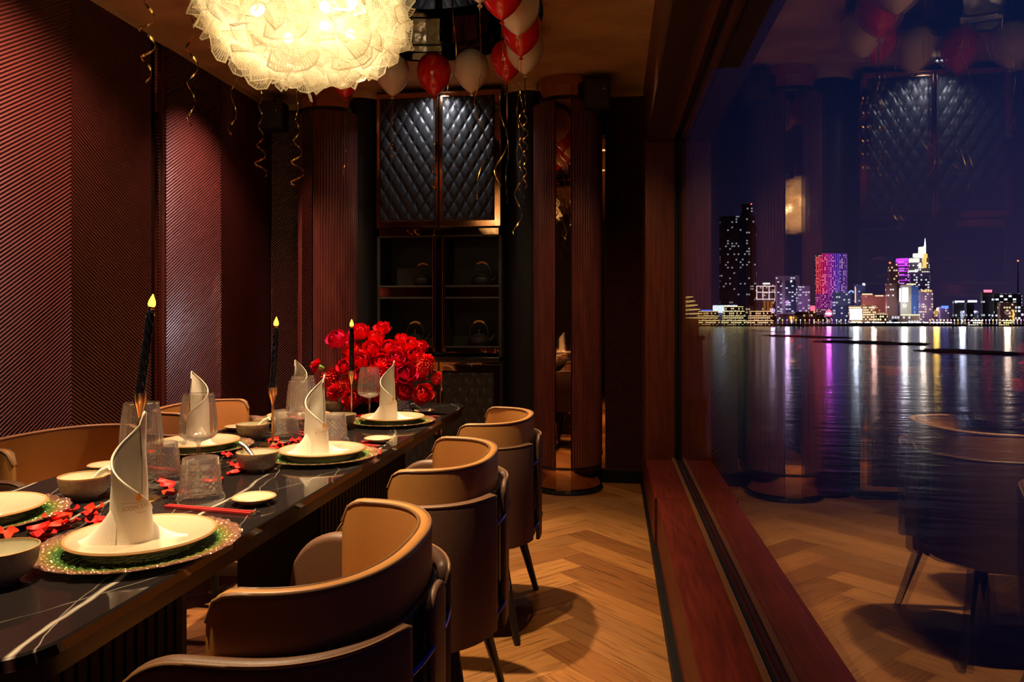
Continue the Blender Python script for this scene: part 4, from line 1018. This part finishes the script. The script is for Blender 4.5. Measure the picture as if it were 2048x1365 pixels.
f_grey = facade('facade_grey', (.18, .14, .20), WW, 1.5, .22, 3.6, 4.4, 8)
f_warm = facade('facade_warm', (.30, .16, .14), WY, 1.3, .30, 3.0, 3.6, 11)
f_pink = facade('facade_pink', (.24, .14, .34), WY, 1.6, .34, 2.8, 3.4, 13)
f_red = facade('facade_led', (.05, .01, .05), (1, .55, .45), 1.8, .42, 2.2, 2.6, 17)
f_lit = facade('facade_yellow', (.30, .20, .10), WY, 3.2, .62, 2.6, 3.4, 19)
f_brown = facade('facade_brown', (.10, .045, .05), WY, 1.6, .16, 3.0, 4.0, 23)
# tall dark tower with a step
t, o = bld('tallest dark glass tower with stepped top and scattered lit windows on the far bank', 1440, 1510, 432, 900, f_dark)
block(t, 'upper_shaft', 1484, 1505, 408, 440, 902, 18, f_dark, o); block(t, 'side_wing', 1503, 1513, 452, 640, 898, 20, f_dark, o)
MB().sphere((on_y(1503, 409, o[1]).x - o[0], 2, zpx(1503, 408, o[1]) - GZ), 1.2, 6).build('beacon', glow('beacon_red', (1, .10, .03), 9), t)
# framed block with white neon grid
t, o = bld('low office block outlined with white and pink neon grid', 1511, 1552, 570, 885, f_brown)
nw = glow('neon_white', (1, .82, .86), 3.2)
for k in range(4):
    u = 1513 + k * 12.3; block(t, 'neon_bar', u, u + 1.3, 572, 600, 884.4, .5, nw, o)
for v in (572, 584, 598): block(t, 'neon_bar', 1513, 1551, v, v + 1.4, 884.4, .5, nw, o)
block(t, 'roof_sign', 1526, 1540, 566, 569, 884, 2, glow('sign_white', (1, .95, .95), 3.5), o)
t, o = bld('pale concrete tower with two dark glass shafts and a lamp under its eaves', 1552, 1599, 552, 880, f_grey)
for u0, u1 in ((1555, 1564), (1571, 1592)): block(t, 'glass_shaft', u0, u1, 562, 626, 879.4, .8, facade('facade_shaft', (.012, .016, .05), WW, 2.2, .30, 4.2, 3.2, 31), o)
block(t, 'eaves_lamp', 1581, 1584, 562, 565, 878.6, .8, glow('lamp_white', (.95, 1, 1), 7), o)
t, o = bld('mauve office block with an open frame roof beside the pale tower', 1599, 1620, 572, 884, facade('facade_mauve', (.22, .15, .28), WW, 1.2, .3, 4, 4, 37))
# LED tower
t, o = bld('slab tower striped with red, violet and blue vertical lights', 1633, 1695, 510, 886, f_red)
stops = [(1633, (1, .08, .10)), (1648, (.9, .02, .22)), (1662, (.55, .02, .75)), (1676, (.16, .06, 1)), (1695, (.35, .15, .7))]
def lerp_stop(u):
    for (a, ca), (b, cb_) in zip(stops, stops[1:]):
        if a <= u <= b:
            k = (u - a) / (b - a); return tuple(ca[i] + (cb_[i] - ca[i]) * k for i in range(3))
    return stops[-1][1]
for k in range(17):
    u = 1633 + k * 3.75; top = 514 if k < 3 else 507; c = lerp_stop(u)
    block(t, 'light_fin', u, u + 1.35, top, 588 if k < 13 else 600, 884.6, 1.6, glow('fin_%d' % k, c, 1.7 if k < 13 else .8), o)
    c2 = (c[0] * .5 + .12, c[1] * .5, min(1, c[2] * .7 + .35)); block(t, 'light_fin', u, u + 1.2, 588, 618, 884.8, 1.4, glow('fin_low_%d' % k, c2, 1.0), o)
block(t, 'lobby_sign', 1652, 1662, 621, 633, 885.2, .6, glow('sign_red', (1, .10, .16), 5), o); block(t, 'lobby_sign', 1651, 1663, 626, 629, 884.6, .5, glow('sign_pink', (1, .75, .75), 7), o)
t, o = bld('slate blue office block with an arched glowing roof panel', 1667, 1705, 584, 876, f_blue)
ar = MB(); xc = on_y(1701.5, 638, o[1]).x - o[0]; zc = zpx(1701, 587, o[1]) - GZ
for k in range(12):
    a0, a1 = PI * k / 12, PI * (k + 1) / 12; r0, r1 = 2.4, 4.2
    ar.add([(xc + r0 * math.cos(a0), -2, zc + r0 * math.sin(a0)), (xc + r1 * math.cos(a0), -2, zc + r1 * math.sin(a0)), (xc + r1 * math.cos(a1), -2, zc + r1 * math.sin(a1)), (xc + r0 * math.cos(a1), -2, zc + r0 * math.sin(a1))], [(0, 1, 2, 3)])
ar.build('arch_light', glow('arch_blue', (.35, .5, 1), 2.6), t)
t, o = bld('slim blue tower with a bright roof lamp and an orange light stripe', 1710, 1731, 570, 900, facade('facade_slim', (.06, .10, .30), WW, 1, .2, 3, 3.4, 41))
block(t, 'light_stripe', 1710, 1712, 574, 606, 899, 1, glow('stripe_orange', (1, .6, .3), 2.4), o); block(t, 'roof_lamp', 1726, 1730, 567, 571, 899, 2, glow('lamp_white', (.95, 1, 1), 7), o)
t, o = bld('pair of rose coloured blocks with lit parapets', 1724, 1771, 590, 888, facade('facade_rose', (.5, .17, .15), WY, .6, .12, 3, 4, 43))
block(t, 'parapet_light', 1725, 1745, 587.5, 590, 887, 2, glow('lamp_warm', (1, .74, .42), 2.4), o); block(t, 'parapet_light', 1751, 1767, 591, 593, 887, 2, glow('lamp_warm', (1, .74, .42), 2.4), o)
t, o = bld('low white-lit block with a huge white screen facing the river', 1700, 1752, 612, 872, f_lit)
block(t, 'screen', 1700, 1724, 618, 640, 871, .8, glow('screen_white', (.86, .98, 1), 4.5), o)
NB[0] += 1
t, o = bld('dark round-cornered tower with violet glowing crown rings', 1779, 1821, 526, 892, f_brown)
vi = glow('violet', (.62, .05, .85), 2.6)
for k, v in enumerate((517, 521, 525, 530, 536, 541, 549, 559)):
    x0 = on_y(1810, 638, o[1]).x - o[0]; r = (14 - abs(k - 2) * .4) * .76
    MB().lathe([(r, 0), (r, 1.0 + .9 * (k < 4)), (0, 1.0 + .9 * (k < 4))], 28, c=(x0, 4, zpx(1810, v + 3, o[1]) - GZ)).build('glow_ring', vi, t, 40)
MB().lathe([(9.0, 0), (9.0, 68), (0, 68)], 28, c=(on_y(1810, 638, o[1]).x - o[0], 4, 20)).build('round_shaft', facade('facade_violet', (.14, .03, .2), (.8, .3, 1), 1.5, .35, 3, 3, 47), t, 40)
MB().sphere((on_y(1779, 526, o[1]).x - o[0] + .5, 0, zpx(1779, 526, o[1]) - GZ), 1.3, 6).build('beacon', glow('beacon_red', (1, .10, .03), 9), t)
NB[0] += 1
# stepped landmark with spire
t, o = bld('tall stepped tower with white glowing tiers, golden bay and a lit spire', 1821, 1860, 545, 896, facade('facade_step', (.20, .13, .38), WW, 1.5, .3, 3, 3.4, 53))
cw = glow('crown_white', (1, 1, .82), 1.9); cg = glow('crown_gold', (1, .62, .16), 1.9)
block(t, 'tier', 1821, 1859, 515, 546, 897, 20, facade('facade_tier', (.25, .2, .3), (1, 1, .8), 1.8, .4, 3, 3, 59), o)
for u0, u1, v0, v1, mt in ((1821, 1839, 517, 525, cw), (1829, 1847, 507, 516, cw), (1840, 1851, 494, 507, cw), (1846, 1853, 516, 536, cg), (1847, 1855, 508, 516, cg), (1849, 1852, 492, 508, cw), (1821, 1836, 541, 544, cw), (1838, 1843, 527, 537, cw)):
    block(t, 'crown_light', u0, u1, v0, v1, 895, 6, mt, o)
sx0 = on_y(1850.7, 638, o[1]).x - o[0]; MB().tube([(sx0, 1, zpx(1850, 494, o[1]) - GZ), (sx0, 1, zpx(1850, 477, o[1]) - GZ)], [1.3, .25], 8).build('spire', glow('spire_light', (.9, 1, 1), 5), t)
t, o = bld('dim maroon office tower standing before the violet crowned one', 1774, 1803, 568, 882, facade('facade_maroon', (.16, .045, .05), WW, 1.6, .14, 3, 4, 61))
t, o = bld('silver and blue bank tower with a brilliant white vertical sign', 1801, 1838, 572, 877, facade('facade_bank', (.05, .12, .45), WW, .6, .1, 1.8, 6, 67))
block(t, 'silver_wing', 1801, 1823, 570, 632, 876, 3, M('silver_wall', (.42, .38, .36), .5), o); block(t, 'vertical_sign', 1805, 1816, 576, 604, 875, .9, glow('sign_brilliant', (.95, 1, .95), 6), o); block(t, 'sign_edge', 1799, 1801.5, 577, 604, 874.8, 1, glow('sign_yellow', (1, 1, .7), 4), o); block(t, 'roof_light', 1814, 1832, 567.5, 570, 876, 2, glow('lamp_warm', (1, .74, .42), 2.4), o)
t, o = bld('violet lit hotel block with a row of golden lamps along its top floor', 1841, 1866, 580, 880, f_pink)
for k in range(5): block(t, 'top_lamp', 1843 + k * 4.4, 1845.6 + k * 4.4, 580, 584, 879, 1.5, glow('crown_gold', (1, .62, .16), 1.9), o)
rest = [(1871, 1881, 622, 'narrow dark building with a round golden roof lamp', f_brown), (1881, 1898, 614, 'small violet block with a blue roof sign', facade('facade_v2', (.25, .16, .42), WW, 1, .3, 3, 3, 71)), (1908, 1932, 602, 'dark block with speckled windows beyond the lit pavilion', f_dark), (1926, 1956, 622, 'white-lit classical pavilion with columns at the waterside', facade('facade_pav', (.5, .5, .75), WW, 1.6, .5, 4, 6, 73)),
        (1933, 1948, 606, 'dark block with a bright white roof sign', f_dark), (1965, 1987, 584, 'dark tower with a red roof sign', f_dark), (1988, 2044, 588, 'broad black office slab with rows of white windows', facade('facade_slab', (.015, .018, .03), WW, 1.7, .42, 5, 4, 79)),
        (2000, 2034, 605, 'warm grey stepped block standing before the black slab', f_warm), (2034, 2075, 612, 'grey block with violet side at the edge of the far bank', f_grey), (1400, 1442, 622, 'low dark waterfront hall with a blue roof sign', f_dark), (1470, 1512, 612, 'long low dark hall under the tallest tower', f_brown), (1515, 1552, 604, 'low dark block with floodlit orange fins', f_brown),
        (1558, 1590, 634, 'low pale customs house with a pink tiled roof', f_grey), (1590, 1632, 630, 'dim old mansion with a dark hipped roof', f_brown), (1620, 1632, 618, 'small block with a red glowing corner', f_brown), (1770, 1840, 632, 'long white arcade building at the foot of the bank tower', facade('facade_arc', (.45, .42, .6), WW, 1.3, .4, 3, 5, 83)), (1752, 1775, 628, 'small yellow lit arcade house by the white screen', f_lit)]
for u0, u1, v, lb, mt in rest:
    t, o = bld(lb, u0, u1, v, D0 + (hash(lb) % 7 if False else (u0 * 7) % 9), mt, depth=14)
    y = o[1] - .9; NOM[o[1]] = o[1]
    if 'golden roof' in lb: MB().sphere((0, -.5, zpx(u0, v - 3, y) - GZ), 2.2, 8).build('roof_lamp', glow('lamp_gold', (1, .68, .3), 9), t)
    if 'blue roof' in lb: block(t, 'roof_sign', u0 + 2, u1 - 1, v - 2, v + 3, y, .8, glow('sign_blue', (.08, .16, 1), 4), o)
    if 'white roof' in lb: block(t, 'roof_sign', u0 + 3, u1 + 6, v - 5, v - 1, y, .8, glow('sign_white', (1, .95, .95), 3.5), o)
    if 'red roof' in lb: block(t, 'roof_sign', u0 + 3, u1 - 3, v - 4, v + 1, y, .8, glow('sign_red', (1, .10, .16), 5), o)
    if 'orange fins' in lb:
        for k in range(3): block(t, 'floodlit_fin', u0 + 12 + k * 7, u0 + 16 + k * 7, v - 3 + k, 634, y, 1, glow('fin_orange', (1, .32, .06), .7), o)
    if 'red glowing' in lb: block(t, 'red_corner', u0 + 1, u1 - 2, v - 6, v + 4, y, .8, glow('sign_red', (1, .10, .16), 5), o)
    if 'pavilion' in lb: block(t, 'cornice_light', u0 + 2, u1 - 3, v, v + 3, y, .8, glow('cornice_blue', (.75, .8, 1), 6), o)
    if 'arcade building' in lb: block(t, 'cornice_light', u0 + 32, u1, v - 3, v - .5, y, .8, glow('lamp_warm', (1, .74, .42), 2.4), o)
    if 'warm grey' in lb: block(t, 'orange_corner', u1 - 8, u1, v + 16, v + 36, y, .8, glow('corner_orange', (1, .45, .03), 2.4), o)
    if 'pink tiled' in lb or 'hipped' in lb:
        x0, x1 = px_span(u0, u1, y); z = zpx(u0, v, y) - GZ; hw = (x1 - x0) / 2
        MB().add([(-hw - 1, -1, z), (hw + 1, -1, z), (hw + 1, 15, z), (-hw - 1, 15, z), (-hw * .7, 7, z + 3.6), (hw * .7, 7, z + 3.6)], [(0, 1, 5, 4), (2, 3, 4, 5), (1, 2, 5), (3, 0, 4), (0, 3, 2, 1)]).build('hip_roof', M('roof_pink' if 'pink' in lb else 'roof_dark', (.35, .12, .16) if 'pink' in lb else (.05, .02, .03), .7), t)
mast = thing('radio_mast', 'thin lattice radio mast with a red lamp behind the black slab', 'mast', (on_y(2036, 638, 1210).x, 1210, GZ))
MB().tube([(0, 0, 0), (0, 0, zpx(2036, 522, 1210) - GZ)], [1.6, .4], 6).build('mast', M('mast_dark', (.05, .03, .04), .6), mast); MB().sphere((0, 0, zpx(2036, 522, 1210) - GZ), 1.2, 6).build('beacon', glow('beacon_red', (1, .10, .03), 9), mast)
# quay lamps, trees, boats
ql = [(u, 641 + random.uniform(-1.5, 1.5)) for u in range(1556, 1700, 9)] + [(u, 643 + random.uniform(-1.5, 2)) for u in range(1860, 2050, 7)]
lampm = {k: MB().tube([(0, 0, 0), (0, 0, 4.2)], .12, 5).sphere((0, 0, 4.6), .75, 6).mesh('quay_lamp', glow('quay_%s' % k, c, 4)) for k, c in (('w', (.75, .8, 1)), ('y', (1, .66, .16)), ('r', (.8, .25, .7)))}
for i, (u, v) in enumerate(ql):
    y = 859.4; o = link('quay_lamp', lampm['wyrwy'[i % 5]]); o.location = (on_y(u, v, y).x, y, GZ); setp(o, 'small glowing lamp on the far river quay', 'lamp', 'quay lamps on the far bank')
sx0, sx1 = px_span(1700, 1905, 861)
o = thing('quay_light_strip', 'long white light strip along the far quay wall', 'light strip', ((sx0 + sx1) / 2, 860, GZ))
hw = (sx1 - sx0) / 2
for k in range(14):
    a = -hw + 2 * hw * k / 14; MB().box(a, a + 2 * hw / 14 * random.uniform(.7, .97), 0, .6, 1.2, 2.4).build('tube_light', glow('strip_%d' % (k % 3), [(.9, .95, 1), (1, .95, .8), (.8, .85, 1)][k % 3], 2.5), o)
MB().box(-hw, hw, .2, .8, -.5, 1.2).build('strip_base', black_paint, o)
def tree(u, s, label, y=870):
    t = thing('waterside_tree', label, 'tree', (on_y(u, 638, y).x, y, GZ)); m = MB(); rnd = random.Random(u)
    for k in range(14):
        a = rnd.random() * 6.28; r = s * .55 * rnd.random(); m.sphere((r * math.cos(a) * 1.4, r * math.sin(a), s * (.55 + .5 * rnd.random())), s * rnd.uniform(.25, .42), 6)
    m.build('crown', M('tree_dark', (.012, .016, .012), .8), t); MB().tube([(0, 0, 0), (0, 0, s * .6)], .35, 6).build('trunk', M('trunk_dark', (.03, .02, .015), .8), t)
tree(1545, 8, 'dark round tree hung with small yellow lights at the quay'); tree(1642, 8, 'dark broad tree in front of the striped tower'); tree(1612, 6, 'dark tree beside the dim old mansion'); tree(1912, 6, 'dark small tree by the white-lit pavilion'); tree(1790, 4, 'low dark tree before the white arcade building')
def boat(u0, u1, y, decks, label, hull, lit):
    x0, x1 = px_span(u0, u1, y); L = x1 - x0; t = thing('river_boat', label, 'boat', ((x0 + x1) / 2, y, ZW)); h = L / 2
    loops(MB(), [([(-h * .92, -3), (h * .92, -3), (h * .92, 3), (-h * .92, 3)], -.4), ([(-h, -3.4), (h, -3.4), (h, 3.4), (-h, 3.4)], 1.5)]).build('hull', hull, t)
    for k in range(decks):
        s = 1 - .08 * k; z = 1.5 + 5.2 * k
        MB().box(-h * s * .95, h * s * .95, -2.6, 2.6, z, z + 4.2).build('cabin', facade('boat_%s' % lit[0], (.25, .18, .1), lit[1], 3.4, .7, 2.0, 2.6, 91), t)
        MB().box(-h * s, h * s, -3.2, 3.2, z + 4.2, z + 4.9).build('deck', M('deck_pale', (.4, .3, .18), .6), t)
        MB().box(-h * s, h * s, -3.3, -3.15, z + 4.3, z + 4.8).build('deck_light', glow('deck_' + lit[0], lit[1], 5), t)
    return t
dk = M('hull_dark', (.02, .02, .03), .5)
boat(1392, 1440, 842, 3, 'lit river cruise boat with three yellow decks below the waterfront hall', dk, ('y', (1, .72, .25)))
boat(1442, 1492, 846, 4, 'largest lit river cruise boat with four golden decks', dk, ('g', (1, .8, .35))); boat(1494, 1546, 844, 3, 'lit river cruise boat with warm strings of lamps next to the round tree', dk, ('o', (1, .62, .3)))
boat(1938, 1962, 838, 1, 'small white tour boat near the classical pavilion', M('hull_white', (.5, .45, .4), .5), ('w', (1, .9, .7))); boat(2000, 2022, 840, 1, 'small yellow-lit ferry before the warm grey block', dk, ('y', (1, .72, .25)))
bb = thing('billboard', 'wide white and cyan video billboard above the cruise boats', 'billboard', (on_y(1450, 638, 866).x, 866, GZ))
x0, x1 = px_span(1428, 1477, 866); zz = zpx(1450, 626, 866) - GZ; z2 = zpx(1450, 611, 866) - GZ; h = (x1 - x0) / 2
MB().box(-h, h, 0, .6, zz, z2).build('screen', glow('billboard_white', (.85, .97, 1), 4), bb); MB().box(-h - .5, h + .5, .6, 1.6, 0, z2 + .6).build('frame', dk, bb)
# neighbouring moored boat close to the window
nb = thing('moored_boat', 'red and cream moored pleasure boat close outside the window', 'boat', (5.75, 62, ZW)); nb.scale = (.62, 1, 1)
loops(MB(), [([(-1.7, -6), (1.5, -6), (1.5, 8), (-1.7, 8)], -.3), ([(-2.0, -6.5), (1.8, -6.5), (1.8, 8), (-2.0, 8)], 2.2)]).build('hull', M('hull_red', (.20, .02, .015), .5), nb)
MB().box(-1.8, 1.4, -5.5, 7, 2.2, 6.6).build('cabin', M('cabin_cream', (.45, .40, .36), .5), nb); MB().box(-2.0, 1.5, -6.2, 7.2, 6.6, 6.9).build('red_band', M('hull_red', (.20, .02, .015), .5), nb)
for k in range(6): MB().box(-2 + k * .2, 1.5 - k * .25, -6.3 + k * .2, 6, 8.2 + k * .32, 8.27 + k * .32).build('lamp_string', glow('string_gold', (1, .62, .16), 3), nb)
MB().box(-1.9, .9, -5.6, 6, 6.9, 8.2).build('wheelhouse', M('cabin_brown', (.12, .05, .03), .5), nb); MB().tube([(-1.3, -4, 8), (-1.3, -4, 16.5)], [.3, .12], 8).build('funnel_mast', M('cabin_brown', (.12, .05, .03), .5), nb)
# drifting weed
def weed(u0, u1, v, thick, label, seed):
    rnd = random.Random(seed); a = on_z(u0, v, ZW); b = on_z(u1, v + 4, ZW); c = (a + b) / 2; d = b - a; n = 30; pts = []
    for k in range(n):
        q = 2 * PI * k / n; rr_ = 1 + rnd.uniform(-.25, .2); pts.append((d.x / 2 * math.cos(q) * rr_ - d.y * .0, d.y / 2 * math.cos(q) + thick * math.sin(q) * rr_))
    o = MB().prism(pts, -.05, .18).build('weed_raft', M('weed', (.018, .014, .008), .95), None); o.location = (c.x, c.y, ZW); setp(o, label, 'water weed', 'drifting weed rafts')
weed(1530, 1700, 672, 26, 'broad dark raft of drifting water weed below the striped tower', 1); weed(1640, 1845, 684, 22, 'long dark raft of drifting water weed below the white screen', 2); weed(1500, 1570, 661, 24, 'small dark raft of drifting water weed below the round tree', 3); weed(1840, 2040, 702, 14, 'thin faint raft of drifting water weed below the pavilion', 4)
# flood lighting of the bank
for u, v, y, p, c in ((1452, 622, 858, 5e4, (.6, .65, 1)), (1545, 622, 900, 3e4, (.8, .6, .9)), (1575, 605, 1135, 9e4, (.8, .5, .9)), (1658, 628, 1080, 8e4, (.75, .12, 1)), (1712, 622, 1050, 9e4, (.75, .85, 1)), (1748, 615, 1075, 6e4, (1, .6, .5)),
                      (1809, 612, 1030, 6e4, (.9, 1, .85)), (1846, 612, 1010, 6e4, (1, .85, .7)), (1873, 625, 880, 2.5e4, (1, .6, .1)), (1925, 628, 878, 3e4, (.7, .75, 1)), (2015, 625, 880, 3e4, (1, .7, .55))):
    q = on_y(u, v, y); point(q, p * .75, c, 3.0)
